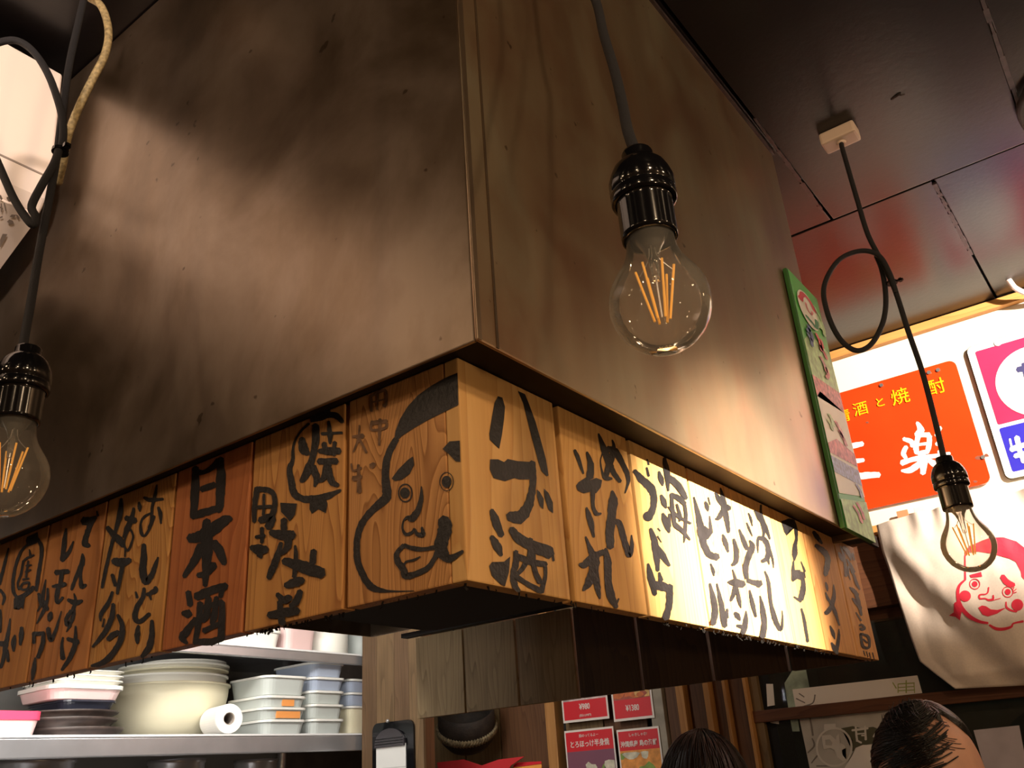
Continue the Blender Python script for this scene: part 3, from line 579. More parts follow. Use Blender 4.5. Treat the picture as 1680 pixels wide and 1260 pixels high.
gpoly('picture', [(.04, .475), (.2, .51), (1, .50), (1, .17), (.04, .12)], M_PW, 3)
gpoly('picture', [(.04, .30), (.4, .345), (1, .335), (1, .285), (.04, .265)], M_PP, 4)
gpoly('picture', [(.04, .255), (1, .27), (1, .21), (.04, .195)], M_PB, 4)
gpoly('picture', [(.04, .10), (1, .15), (1, .0), (.04, .0)], M_PG, 4)
gpoly('badge', gdisc(.46, .875, .34, .078), M_PW, 5)
def gink(name, pts, w, m, k=6):
    bm = bmesh.new(); brush(bm, 0, 0, 1, [(x*100, y*1000, w) for x, y in pts], lambda px, py, l: Vector((GX+.0004*k+l, y0+(y1-y0)*px/100, zb+(zt-zb)*py/1000)), 0, .15); return obj(name, bm, m, gp)
gink('badge_arc', [(.22, .89), (.38, .935), (.62, .93), (.72, .90)], 13, M_PR)
gink('badge_arc', [(.70, .86), (.62, .82), (.45, .825), (.3, .83)], 12, mat('print_deep_green', (.02, .22, .10), .5))
gink('badge_face', [(.40, .90), (.42, .875), (.52, .865), (.60, .885)], 6, M_PP)
for (u, v, uu, vv, m) in ((.30, .79, .20, .755, M_DB), (.30, .775, .30, .725, M_DB), (.2, .745, .26, .70, M_DB), (.55, .785, .60, .73, M_PR), (.68, .775, .60, .72, M_PR), (.58, .74, .74, .70, M_PR), (.50, .68, .60, .63, M_PP), (.64, .65, .56, .60, M_PP), (.74, .93, .80, .84, M_PG), (.84, .91, .9, .82, M_PG),
    (.3, .43, .36, .39, M_PG), (.5, .42, .62, .37, M_PP), (.56, .39, .7, .345, M_PP), (.2, .40, .3, .37, M_PG), (.75, .2, .85, .16, M_PB), (.45, .10, .6, .05, M_PP), (.6, .12, .72, .07, M_PP)):
    gink('printed_mark', [(u, v), ((u+uu)/2+.05, (v+vv)/2), (uu, vv)], 10, m)

# ------------------------------------------------------------------ pendant lamps
def pendant(x, y, z, cord_pts, label, seed=0, rot=0, ties=(), rose=None, extra=None):
    """z = bottom of the globe"""
    t_ = thing('pendant_lamp', label, 'lamp', (x, y, z), 'bare filament bulbs on black braided cords')
    g = [(.0, 0), (.006, .0006), (.012, .0025), (.018, .0062), (.0232, .0112), (.0272, .018), (.0296, .0255), (.030, .0325), (.0288, .040), (.0260, .0465), (.0218, .053), (.0182, .059), (.0160, .065), (.0148, .072), (.0143, .081)]
    gb_ = obj('bulb', lathe(bmesh.new(), g, 48, (x, y, z)), M_GLASS, t_, smooth=True)
    # glass stem, filaments
    st = [(.0, .046), (.0022, .046), (.0026, .052), (.0030, .060), (.0055, .068), (.0105, .076), (.0120, .080)]
    obj('stem', lathe(bmesh.new(), st, 20, (x, y, z)), glass('stem_glass', (.95, .93, .9), .08), gb_, smooth=True)
    tube_b = bmesh.new(); tube(tube_b, [(x, y, z+.022), (x, y, z+.05)], .0006, 8, 0)
    obj('support_wire', tube_b, M_STEEL, gb_)
    for k in range(6):
        a = rot+k*math.pi/3; r0, r1 = .0045, .0115
        bm = bmesh.new(); tube(bm, [(x+r0*math.cos(a), y+r0*math.sin(a), z+.020), (x+r1*math.cos(a), y+r1*math.sin(a), z+.055)], .0008, 8, 0)
        obj('filament', bm, M_FIL, gb_)
    for k in range(3):
        a = rot+k*2*math.pi/3+.5; bm = bmesh.new()
        tube(bm, [(x+.0115*math.cos(a), y+.0115*math.sin(a), z+.055), (x+.004*math.cos(a), y+.004*math.sin(a), z+.062), (x+.002*math.cos(a), y+.002*math.sin(a), z+.070)], .00035, 6, 3)
        obj('lead_wire', bm, M_STEEL, gb_)
    b = z+.0755
    so = [(.0150, .003), (.0152, 0), (.0168, 0), (.0172, .003), (.0172, .024), (.0176, .0265), (.0180, .027)]
    obj('socket', lathe(bmesh.new(), so, 40, (x, y, b)), M_BLACK, t_, smooth=True)
    cp = [(.0182, .0262), (.0198, .0266), (.0204, .028), (.0204, .0325), (.0199, .0332), (.0198, .0340), (.0204, .0348), (.0204, .042), (.0200, .0435), (.0190, .047), (.0168, .052), (.0138, .0555), (.0104, .058), (.0100, .0585), (.0100, .0635), (.0094, .065), (.0038, .065)]
    obj('socket_cap', lathe(bmesh.new(), cp, 40, (x, y, b)), M_BLACK, t_, smooth=True)
    bm = bmesh.new(); tube(bm, [(x, y, b+.061)]+cord_pts, .0037, 12, 6); obj('cord', bm, M_CORD, t_, smooth=True)
    if extra: bm = bmesh.new(); tube(bm, extra, .0037, 12, 6); obj('cord_loop', bm, M_CORD, t_, smooth=True)
    for c in ties:
        c = Vector(c); bm = bmesh.new()
        bmesh.ops.create_cone(bm, segments=16, radius1=.0078, radius2=.0078, depth=.0035, cap_ends=True, matrix=Matrix.Translation(c))
        box(bm, c+Vector((.004, -.002, -.0012)), c+Vector((.016, .002, .0012))); box(bm, c+Vector((.010, -.003, -.0022)), c+Vector((.014, .003, .0022)))
        obj('cable_tie', bm, M_BLACK, t_)
    if rose:
        r = Vector(rose); bm = bmesh.new(); box(bm, (r.x-.028, r.y-.017, r.z-.022), (r.x+.028, r.y+.017, r.z), .004); 
        bmesh.ops.create_cone(bm, segments=20, radius1=.0060, radius2=.008, depth=.004, cap_ends=True, matrix=Matrix.Translation(r+Vector((0, 0, -.0235))))
        obj('ceiling_rose', bm, M_IVORY, t_, label='ivory ceiling rose')
    return t_
# near lamp
c = atd(1081, 486, .516); zb_ = c.z-.036
x, y = c.x, c.y
def up(px, py, d): return atd(px, py, d)
topn = at(945, -180, 2, ZC)
socktop = Vector((x, y, zb_+.137))
dd = (socktop-CAMP).dot(_f)
def lerpd(py, py0, d0, py1, d1): return d0+(d1-d0)*(py-py0)/(py1-py0)
pend_pts = [atd(px, py, lerpd(py, 250, dd+.002, 0, dd+.16)) for px, py in ((1030, 215), (1021, 170), (1008, 115), (990, 55), (977, 0))]
tp = pend_pts[-1]
pend_pts += [tp+Vector((-.012, .0, .06)), Vector((tp.x-.02, tp.y+.004, Z0+ZC-.004))]
pendant(x, y, zb_, pend_pts, 'large nearest bare glass bulb hanging in front of the right face of the hood', rot=.35, rose=(tp.x-.02, tp.y+.004, Z0+ZC))
# far lamp with coiled cord
c = atd(1587, 888, 1.035); x, y, zb_ = c.x, c.y, c.z-.036
st_ = Vector((x, y, zb_+.137)); dd = (st_-CAMP).dot(_f)
rs = at(1378, 226, 2, ZC-.012); rs.z = Z0+ZC; dr = (rs-CAMP).dot(_f)-.02
fd = lambda py: dd+(dr-dd)*(775-py)/(775-235)
main = [atd(px, py, fd(py)) for px, py in ((1547, 745), (1534, 690), (1513, 610), (1489, 540), (1468, 475), (1447, 430), (1424, 385), (1407, 330), (1391, 275), (1381, 240))]
lp = [(1470, 480, -.004), (1458, 445, -.010), (1440, 418, -.012), (1410, 412, -.006), (1375, 428, 0), (1352, 470, 0), (1358, 515, 0), (1378, 556, 0), (1404, 575, 0), (1428, 566, 0), (1446, 536, 0), (1453, 505, 0), (1452, 470, .008), (1446, 440, .012), (1438, 420, .012)]
loop = [atd(px, py, fd(py)+d) for px, py, d in lp]
pendant(x, y, zb_, main+[Vector((rs.x, rs.y, rs.z-.026))], 'smaller far bare glass bulb hanging before the white tote bag, cord tied in a loop', rot=.1, ties=[atd(1463, 464, fd(464))], rose=rs, extra=loop)
# left lamp
c = atd(12, 772, .672); x, y, zb_ = c.x, c.y, c.z-.036
st_ = Vector((x, y, zb_+.137)); dd = (st_-CAMP).dot(_f)
rs = at(165, -120, 2, ZC); dr = (rs-CAMP).dot(_f)
fd2 = lambda py: dd+(dr-dd)*(585-py)/(585+120)
main = [atd(px, py, fd2(py)) for px, py in ((38, 570), (50, 500), (63, 420), (78, 340), (92, 265), (102, 190), (113, 110), (128, 40), (142, -20))]
lp = [(100, 248, -.006), (104, 215, -.012), (98, 175, -.014), (78, 120, -.012), (50, 80, -.01), (18, 66, -.01), (-25, 85, -.01), (-42, 150, -.01), (-25, 215, -.01), (0, 275, -.010), (25, 330, -.012), (52, 368, -.014), (58, 355, -.012), (52, 338, -.010), (68, 305, -.010), (88, 270, -.010), (97, 245, -.008)]
loop = [atd(px, py, fd2(py)+d) for px, py, d in lp]
lamp3 = pendant(x, y, zb_, main+[Vector((rs.x, rs.y, rs.z-.02))], 'left bare glass bulb hanging beside the air conditioner, cord tied in a loop', rot=.9, ties=[atd(99, 248, fd2(248)-.004)], rose=rs, extra=loop)
# white band on its socket
bm = bmesh.new(); 
# beige hose behind it
bm = bmesh.new(); tube(bm, [atd(px, py, d) for px, py, d in ((110, -60, 1.02), (140, -10, 1.0), (166, 10, .99), (178, 50, .98), (172, 90, .97), (152, 130, .96), (130, 175, .95), (112, 222, .95), (104, 265, .96), (96, 300, .98))], .0042, 12, 6)
tag(obj('cable', bm, mat('beige_cable', (.42, .33, .17), .6, noise=.5, nscale=250), smooth=True), 'thick beige cable curving down beside the black cord of the left bulb', 'cable')
# white cable end in the upper right corner
bm = bmesh.new(); tube(bm, [at(1655, 460, 2, ZC)+Vector((0, 0, .004)), at(1660, 466, 2, ZC-.006), at(1668, 474, 1, 1.60), at(1690, 482, 1, 1.62), at(1730, 480, 1, 1.63)], .006, 10, 5)
tag(obj('cable', bm, mat('pale_cable', (.70, .62, .58), .4), smooth=True), 'short white cable end poking out at the ceiling above the signs', 'cable')

bm = bmesh.new(); tube(bm, [at(1700, 120, 2, ZC-.002), at(1684, 150, 2, ZC-.008), at(1674, 180, 2, ZC-.010), at(1684, 208, 2, ZC-.006), at(1704, 225, 2, ZC-.002)], .006, 10, 5)
tag(obj('cable', bm, M_CORD, smooth=True), 'black cable bend on the ceiling at the upper right edge', 'cable')

# ------------------------------------------------------------------ air conditioner
ya = -.050
prof = [at(104, 122, 1, ya), at(86, 294, 1, ya), at(77, 328, 1, ya), at(67, 350, 1, ya), at(0, 440, 1, ya)]
ac = thing('air_conditioner', 'white wall air conditioner in the upper left corner behind the black cord loop', 'air conditioner', (-.75, -.35, Z0+.6))
xs_ = [(p.x, p.z) for p in prof]; print('ac', [(round(a, 3), round(b-Z0, 3)) for a, b in xs_])
ztop = min(xs_[0][1], Z0+ZC-.004)
k = [(xs_[0][0], ztop), (xs_[1][0], xs_[1][1]), (xs_[2][0], xs_[2][1]), (xs_[3][0], xs_[3][1]), (xs_[4][0]-.01, xs_[4][1]-.006), (xs_[4][0]-.06, xs_[4][1]-.006), (xs_[4][0]-.06, ztop)]
bm = bmesh.new(); prism(bm, [Vector((a, ya, b)) for a, b in k], Vector((0, -.62, 0)))
M_AC = mat('ac_plastic', (.86, .76, .70), .4)
cs = obj('casing', bm, M_AC, ac)
bv = cs.modifiers.new('bevel', 'BEVEL'); bv.width = .004; bv.segments = 3; bv.limit_method = 'ANGLE'
# seam between the front panel and the lower one, vents and symbols on the sloping lower panel
def acp(s, w, off):
    """s: distance along the lower panel edge 3->4 (0..1 from seam), w: distance from the right end"""
    a = Vector((xs_[3][0], 0, xs_[3][1])); b = Vector((xs_[4][0]-.01, 0, xs_[4][1]-.006)); c_ = a.lerp(b, s); n_ = Vector((b.z-a.z, 0, -(b.x-a.x))).normalized()
    if n_.x < 0: n_ = -n_
    return Vector((c_.x, ya-w, c_.z))+n_*off
M_ACG = mat('ac_grey', (.30, .25, .22), .5)
def acbox(name, s0, s1, w0, w1, m, h=.004):
    bm = bmesh.new(); prism(bm, [acp(s0, w0, .001), acp(s0, w1, .001), acp(s1, w1, .001), acp(s1, w0, .001)], acp(s0, w0, .001+h)-acp(s0, w0, .001)); return obj(name, bm, m, ac)
lo = acbox('lower_panel', .02, .97, .002, .612, M_AC, .005)
_a = acp(.2, .1, .0065); _n = (acp(.2, .1, 1)-acp(.2, .1, 0)).normalized()
def onac(px, py, l):
    d = ray(px, py); t_ = (_a-CAMP).dot(_n)/d.dot(_n); return CAMP+d*t_+_n*l
AX = (0, 60, 3.15)
for i, it in enumerate(([[(0,820,10),(8,840,12)]], [[(0,880,7),(14,890,7)], [(6,862,6),(8,905,6)]], [[(22,860,6),(30,900,6)]], [[(38,830,12),(50,850,12)]], [[(0,935,8),(12,930,8)]],
    [('p',[(50,930),(60,918),(82,920),(74,935)])], [('p',[(80,918),(92,922),(104,938),(92,942)])], [('p',[(36,955),(48,944),(66,950),(72,965),(50,970)])], [('p',[(0,1050),(14,1018),(38,1020),(22,1052),(0,1090)])])):
    ink('display_window' if i == 8 else 'control_symbol', AX, it, 0, 0, 1, M_ACG, ac, maker=onac)
acbox('outlet_flap', .78, .95, .16, .60, M_ACG, .007)
bm = bmesh.new(); box(bm, (xs_[1][0]-.004, ya-.615, xs_[1][1]-.0012), (xs_[1][0]+.0006, ya-.004, xs_[1][1]+.0012)); obj('panel_seam', bm, M_ACG, ac)

# ------------------------------------------------------------------ signs on the back wall
ys_ = YW-.012
sg = thing('enamel_sign', 'orange-red enamel sign with yellow and white characters on the white wall', 'sign', (-.05, ys_, Z0+.4))
s0, s1, s2, s3 = at(1560, 591, 1, ys_), at(1628, 772, 1, ys_), at(1604, 796, 1, ys_), at(1390, 832, 1, ys_)
print('sign', s0, s1, s2, s3)
xr = (s0.x+s1.x)/2; xl = xr-.47*.78; zt_ = s0.z; zb_s = s2.z
M_ORANGE = mat('orange_enamel', (.80, .052, .008), .18, spec=.6, noise=.12, nscale=5, coat=.4)
bm = nbox((xl, ys_, zb_s), (xr, ys_+.005, zt_)); 
es = [e for e in bm.edges if abs(e.verts[0].co.y-e.verts[1].co.y) > .003]
bmesh.ops.bevel(bm, geom=es, offset=.016, segments=5, profile=.5, affect='EDGES'); obj('plate', bm, M_ORANGE, sg)
M_YEL = mat('yellow_enamel', (.95, .50, .01), .25); M_WENA = mat('white_enamel', (.9, .9, .86), .25); M_NAIL = mat('grey_nail', (.25, .23, .22), .4, metal=.6)
def onwall(px, py): p = at(px, py, 1, ys_-.002); return p
for ch, px, py, sz in (('清', 1384, 684, .034), ('酒', 1412, 672, .036), ('と', 1444, 661, .026), ('焼', 1477, 652, .042), ('酎', 1536, 636, .040)):
    glyph('lettering', ch, sz, M_YEL, sg, onwall(px, py), bold=.004*sz)
# brushed white characters
BR = (1260, 420, 3.15)
ws_ = [[(405,985,20),(440,980,26),(490,970,22)], [(425,1070,20),(450,1060,22),(495,1055,18)], [(440,1140,26),(500,1135,32),(575,1130,26)],
 [(770,860,14),(790,900,34),(765,925,24)], [(700,945,18),(740,960,24),(745,985,18)], [(715,985,20),(700,1020,24),(715,1045,16)], [(775,930,26),(765,990,26),(770,1020,22)], [(765,925,20),(835,925,24)], [(835,930,24),(830,985,26),(820,1015,20)], [(770,975,14),(830,968,14)], [(775,1020,20),(830,1010,20)],
 [(890,885,20),(870,930,20)], [(870,975,18),(895,950,16)], [(880,1010,16),(900,1020,24)],
 [(690,1070,26),(760,1048,24),(850,1035,20),(940,1020,16)], [(800,1030,36),(805,1080,34),(800,1125,24)], [(790,1065,26),(740,1105,30),(690,1110,12)], [(830,1055,22),(880,1085,30),(925,1090,14)]]
ink('lettering', BR, ws_[:3], 1, ys_, -1, M_WENA, sg)
ink('lettering', BR, ws_[3:], 1, ys_, -1, M_WENA, sg)
for px, py in ((1446, 632), (1524, 611), (1539, 607), (1613, 750)):
    c = onwall(px, py); bm = bmesh.new(); bmesh.ops.create_cone(bm, segments=14, radius1=.0035, radius2=.0045, depth=.003, cap_ends=True, matrix=Matrix.Translation(c) @ Matrix.Rotation(math.pi/2, 4, 'X')); obj('nail', bm, M_NAIL, sg)
bm = bmesh.new()
for px, py, w_ in ((1606, 751, 5), (1618, 747, 4), (1600, 790, 3), (1423, 693, 2.4)):
    patch(bm, 0, 0, 1, [(px+w_*math.cos(a)*random.uniform(.7, 1.6), py+w_*.7*math.sin(a)) for a in [i*.7 for i in range(9)]], lambda a, b, l: at(a, b, 1, ys_-l), .0006)
obj('chipped_spot', bm, mat('chip', (.22, .06, .03), .7), sg)

s2g = thing('enamel_sign', 'enamel sign with magenta and blue fields and a white disc at the right edge', 'sign', (.35, ys_, Z0+.4))
q0, q1, q2 = at(1583, 576, 1, ys_), at(1645, 788, 1, ys_), at(1622, 745, 1, ys_)
xl2 = q0.x+.002; ztt = .712+Z0; zbb = at(1645, 790, 1, ys_).z; xr2 = xl2+.30
def rrect(x0, x1, z0, z1, yy, th, r, m, name, parent):
    bm = nbox((x0, yy-th, z0), (x1, yy, z1)); es = [e for e in bm.edges if abs(e.verts[0].co.y-e.verts[1].co.y) > th*.5]
    if r: bmesh.ops.bevel(bm, geom=es, offset=r, segments=5, profile=.5, affect='EDGES')
    return obj(name, bm, m, parent)
rrect(xl2, xr2, zbb, ztt, ys_+.006, .004, .014, mat('dark_rim', (.10, .07, .03), .5), 'rim', s2g)
rrect(xl2+.002, xr2-.002, zbb+.002, ztt-.002, ys_+.003, .004, .013, M_WENA, 'plate', s2g)
M_MAG = mat('magenta_enamel', (.70, .03, .10), .25, noise=.15, nscale=6); M_BLU = mat('blue_enamel', (.035, .03, .42), .25)
zsp = at(1640, 700, 1, ys_).z
rrect(xl2+.017, xr2-.017, zsp+.004, ztt-.017, ys_-.001, .0006, .004, M_MAG, 'magenta_field', s2g)
rrect(xl2+.017, xr2-.017, zbb+.015, zsp-.004, ys_-.001, .0006, .004, M_BLU, 'blue_field', s2g)
cc = at(1702, 624, 1, ys_)
bm = bmesh.new(); bmesh.ops.create_cone(bm, segments=48, radius1=.080, radius2=.080, depth=.001, cap_ends=True, matrix=Matrix.Translation((cc.x, ys_-.0022, cc.z)) @ Matrix.Rotation(math.pi/2, 4, 'X')); obj('white_disc', bm, M_WENA, s2g)
M_NAVY = mat('navy_print', (.05, .05, .14), .35)
ink('lettering', (1560, 440, 4.85), [[(530,808,44),(640,790,44)], [(575,758,26),(590,850,26),(620,930,26)]], 1, ys_-.0028, -1, M_NAVY, s2g)
ink('lettering', BR, [[(1255,1000,26),(1300,985,26),(1370,960,26)], [(1250,945,10),(1262,1000,10)], [(1285,935,26),(1300,1000,26),(1325,1065,26)], [(1275,1035,22),(1330,1020,26),(1380,1005,22)]], 1, ys_-.0022, -1, M_WENA, s2g)
for px, py in ((1637, 563),):
    c = onwall(px, py); bm = bmesh.new(); bmesh.ops.create_cone(bm, segments=14, radius1=.007, radius2=.007, depth=.003, cap_ends=True, matrix=Matrix.Translation(c) @ Matrix.Rotation(math.pi/2, 4, 'X')); obj('nail', bm, M_WENA, s2g)

# ------------------------------------------------------------------ tote bag hanging from the ledge
YT = 1.605
le = [(1438, 862), (1447, 905), (1462, 950), (1478, 1000), (1493, 1045), (1508, 1085), (1532, 1104), (1566, 1130)]
re_ = [(1760, 790), (1765, 840), (1768, 880), (1772, 930), (1776, 980), (1780, 1030), (1784, 1070), (1788, 1118)]
LE = [at(*p, 1, YT) for p in le]; RE = [at(*p, 1, YT) for p in re_]
def edge(E, v):
    t_ = v*(len(E)-1); i = min(int(t_), len(E)-2); return E[i].lerp(E[i+1], t_-i)
from mathutils import noise as mn
def bagf(px, pz):
    """gentle folds as a function of world x,z"""
    d = (px+.06)*.80+(pz-(Z0+.145))*.59          # distance from the diagonal fold
    f = -.020*math.exp(-(d/.030)**2)+.010*math.tanh(d/.03)
    f += .006*mn.noise(Vector((px*14, pz*9, 1.3)))+.003*mn.noise(Vector((px*40, pz*22, 4)))
    e = max(0, 1-(Z0+.385-pz)/.10); f += .010*e*math.sin(px*85+2*math.sin(px*30))
    return f
def bagpt(u, v, side):
    a = edge(LE, v); b = edge(RE, v); p = a.lerp(b, u); th = .022*(1-(abs(2*u-1))**4)*min(1, (1-v)*9+.12)
    y = YT-bagf(p.x, p.z)*min(1, u*9+.25)
    return Vector((p.x, y-(th if side > 0 else -th*.35), p.z))
tb = thing('tote_bag', 'white cotton tote bag printed with a red smiling face hanging under the signs', 'bag', (.05, YT, Z0+.1))
M_COT = mat('cotton', (.80, .68, .58), .85, noise=.05, nscale=300, bump=.15, bscale=900)
bm = bmesh.new(); NU, NV = 70, 60
G1 = [[bm.verts.new(bagpt(u/NU, v/NV, 1)) for u in range(NU+1)] for v in range(NV+1)]
G2 = [[bm.verts.new(bagpt(u/NU, v/NV, -1)) for u in range(NU+1)] for v in range(NV+1)]
for v in range(NV):
    for u in range(NU):
        bm.faces.new((G1[v][u], G1[v+1][u], G1[v+1][u+1], G1[v][u+1])); bm.faces.new((G2[v][u], G2[v][u+1], G2[v+1][u+1], G2[v+1][u]))
for v in range(NV):
    bm.faces.new((G1[v][0], G2[v][0], G2[v+1][0], G1[v+1][0])); bm.faces.new((G1[v][NU], G1[v+1][NU], G2[v+1][NU], G2[v][NU]))
for u in range(NU):
    bm.faces.new((G1[NV][u], G2[NV][u], G2[NV][u+1], G1[NV][u+1]))
bmesh.ops.remove_doubles(bm, verts=bm.verts[:], dist=1e-5)
bag = obj('bag_body', bm, M_COT, tb, smooth=True)
for i, px in enumerate((1482, 1512, 1735)):
    a = at(px, 838 if i < 2 else 800, 1, YT+.028); bm = bmesh.new()
    box(bm, (a.x-.012, YT+.012, a.z-.03), (a.x+.012, YT+.016, Z0+.37), .001); obj('strap', bm, mat('strap_orange', (.55, .22, .10), .8) if i == 0 else M_COT, tb)
M_RED = mat('red_print', (.80, .025, .06), .7)
# the print follows the cloth: shapes traced flat, then subdivided and pushed onto the folds
def bagproj(px, py, l):
    p = at(px, py, 1, YT-.022); return Vector((p.x, 0, p.z))
def bagprint(items):
    bm = bmesh.new(); cx, cy, sc = 1440, 820, 3.9375
    for it in items:
        if isinstance(it, tuple) and it[0] == 'p': patch(bm, cx, cy, sc, it[1], bagproj, 0)
        elif isinstance(it, tuple) and it[0] == 'r': ring(bm, cx, cy, sc, *it[1:5], bagproj, 0)
        elif isinstance(it, tuple) and it[0] == 'd': disc(bm, cx, cy, sc, *it[1:4], bagproj, 0)
        else: brush(bm, cx, cy, sc, it, bagproj, 0, .02)
    for _ in range(2):
        es = [e for e in bm.edges if e.calc_length() > .007]
        if es: bmesh.ops.subdivide_edges(bm, edges=es, cuts=2)
        bmesh.ops.triangulate(bm, faces=bm.faces[:])
    zs = [p.z for p in LE]
    for vtx in bm.verts:
        # locate v by height, then u
        lo_, hi_ = 0.0, 1.0; X, Zz = vtx.co.x, vtx.co.z; u = .5
        for _ in range(22):
            v = (lo_+hi_)/2; a = edge(LE, v); b = edge(RE, v); u = (X-a.x)/(b.x-a.x); z_ = a.z+(b.z-a.z)*u
            if z_ > Zz: lo_ = v
            else: hi_ = v
        p = bagpt(min(max(u, 0), 1), v, 1); vtx.co = Vector((X, p.y-.0012, Zz))
    return obj('printed_face', bm, M_RED, tb)
bagprint([('p',[(575,375),(570,345),(600,305),(680,270),(740,250),(820,248),(900,272),(960,320),(962,530),(935,500),(925,420),(860,385),(740,352),(660,340),(600,345)]),
 [(573,365,8),(573,440,10),(574,520,12)], [(575,520,10),(535,560,16),(526,620,20),(542,690,24),(590,750,26),(660,788,18),(720,800,14)], [(730,812,12),(770,835,18),(820,838,18),(870,824,14),(885,802,10),(945,788,14)],
 ('d',572,625,36), ('d',908,682,38), ('p',[(600,490),(675,470),(682,500),(610,507)]), [(812,497,30),(840,535,36),(888,556,26)], ('d',633,547,18), ('r',633,547,32,5), ('d',847,598,19), ('r',847,598,34,5),
 [(880,585,5),(888,568,4)], [(884,595,5),(903,580,4)], [(884,605,5),(905,600,4)], [(722,568,8),(715,603,8),(690,615,6)], [(692,612,6),(662,618,10),(665,640,10),(700,640,8),(720,650,12),(750,645,14),(752,620,10)],
 ('p',[(655,700),(680,685),(705,690),(725,710),(780,715),(838,700),(780,738),(720,757),(685,745),(682,720),(665,715)]), [(836,663,8),(840,698,12),(870,718,12),(905,725,10)],
 ('p',[(450,745),(490,727),(500,670),(540,645),(548,720),(528,778),(500,755)]), [(740,655,4),(800,640,4)]])

# ------------------------------------------------------------------ posters and paper behind the door glass (outside face)
yo = YW+.0035
M_PAPER = mat('greyish_paper', (.80, .73, .66), .8); M_PAPG = mat('pale_grey_paper', (.47, .43, .37), .8, noise=.15, nscale=14)
def paper(name, pts, y_, m, label, cat='poster', th=.0006):
    ps = [at(px, py, 1, y_) for px, py in pts]; bm = bmesh.new(); prism(bm, ps, Vector((0, th, 0)))
    return tag(obj(name, bm, m), label, cat)
pa = paper('paper_strip', [(1300, 1131), (1505, 1108), (1513, 1137), (1305, 1160)], yo, M_PAPER, 'white paper strip with one green character above the brown door rail', 'paper')
ink('lettering', (1280, 1090, 4.2), [[(775,125,6),(800,165,8)], [(815,135,7),(925,128,7)], [(812,160,6),(925,152,6)], [(810,182,6),(928,176,6)], [(868,110,8),(868,196,8)], [(812,135,6),(812,196,6)], [(922,130,6),(926,196,6)]], 1, yo, -1, mat('olive_green_print', (.35, .38, .10), .8), pa)
M_GPR = mat('grey_print', (.19, .165, .14), .8)
ink('lettering', (1280, 1090, 4.2), [[(130,200,7),(165,225,7)], [(110,235,7),(170,265,7)], [(240,210,9),(225,265,8),(160,290,8)]], 1, yo, -1, M_GPR, pa)
pb = paper('poster', [(1310, 1172), (1480, 1158), (1520, 1160), (1560, 1330), (1345, 1340)], yo, M_PAPG, 'large grey poster on the door glass with a white ringed character', 'poster')
ink('lettering', (1280, 1090, 4.2), [[(200,350,10),(215,420,12),(225,490,12)], [(220,510,8),(235,560,12),(190,610,8)], [(255,630,10),(215,680,8)], [(250,700,8),(350,700,8)]], 1, yo, -1, M_GPR, pb)
ink('dark_field', (1280, 1090, 4.2), [('p',[(420,440),(500,425),(560,440),(640,430),(690,450),(680,540),(560,560),(500,600),(500,520)])], 1, yo-.0002, -1, mat('olive_dark_print', (.09, .085, .045), .8), pb)
ink('cloud_shape', (1280, 1090, 4.2), [('p',[(500,620),(520,575),(570,555),(700,552),(740,720),(440,720)])], 1, yo-.0005, -1, M_PAPER, pb)
ink('lettering', (1280, 1090, 4.2), [('r',372,570,120,13,130), ('p',[(302,412),(382,408),(384,445),(300,450)]), ('p',[(285,490),(345,485),(385,520),(388,492),(405,480),(412,540),(440,555),(452,575),(425,590),(430,625),(455,655),(432,668),(395,640),(372,590),(345,578),(300,585),(292,545)]),
 [(495,455,14),(605,440,14)], [(520,430,12),(530,530,14)], [(585,425,12),(590,520,14)], [(530,480,8),(585,475,8)], [(530,525,12),(560,540,12)], [(560,490,10),(580,490,10)], [(640,500,8),(665,475,22),(690,458,12)]], 1, yo-.0008, -1, mat('white_vinyl', (.62, .57, .50), .6), pb)
ink('ring_window', (1280, 1090, 4.2), [('p',[(310,520),(340,515),(360,540),(355,560),(312,555)])], 1, yo-.0014, -1, M_PAPG, pb)
paper('poster', [(1597, 1198), (1672, 1190), (1700, 1340), (1640, 1345)], yo, mat('lavender_paper', (.50, .45, .50), .8, noise=.1, nscale=20), 'plain pale lavender poster right of the balding man', 'poster')
paper('paper_strip', [(1257, 1122), (1268, 1122), (1271, 1157), (1259, 1159)], yo, M_PAPER, 'small upright white notice beside the amber door post above the rail', 'paper')
paper('paper_strip', [(1262, 1177), (1277, 1175), (1278, 1188), (1264, 1186)], yo, M_PAPER, 'tiny white notice on the glass just below the brown rail', 'paper')
M_FILM = mat('pale_green_film', (.33, .40, .30), .6, noise=.6, nscale=18)
paper('vinyl_banner', [(1287, 1121), (1300, 1100), (1322, 1098), (1328, 1128), (1300, 1131), (1306, 1162), (1312, 1200), (1300, 1200), (1293, 1160)], yo+.0012, M_FILM, 'pale green translucent banner strip hanging at the left edge of the door glass', 'banner')

# ------------------------------------------------------------------ menus in the middle
M_MRED = mat('menu_red', (.62, .02, .03), .4); M_MW = mat('menu_white', (.75, .68, .62), .5)
ym = YW-.034
def menu(px, x0, x1, z0, z1, label):
    t_ = thing('menu_poster', label, 'poster', ((x0+x1)/2, ym, z0), 'laminated red menu posters')
    obj('sheet', nbox((x0, ym, z0), (x1, ym+.001, z1)), M_MW, t_); return t_
def mrect(t_, name, x0, x1, z0, z1, m, k=1): return obj(name, nbox((x0, ym-.0004*k, z0), (x1, ym-.0004*(k-1), z1)), m, t_)
g_ = lambda px, py: at(px, py, 1, ym)
TLx0, TLx1 = g_(923, 1170).x, g_(999, 1170).x; TRx0, TRx1 = g_(1006, 1170).x, g_(1073, 1170).x
zt0 = g_(960, 1183).z; zt1 = g_(960, 1196).z; zr0 = g_(1040, 1181).z; zr1 = g_(1040, 1195).z
hgt = .235
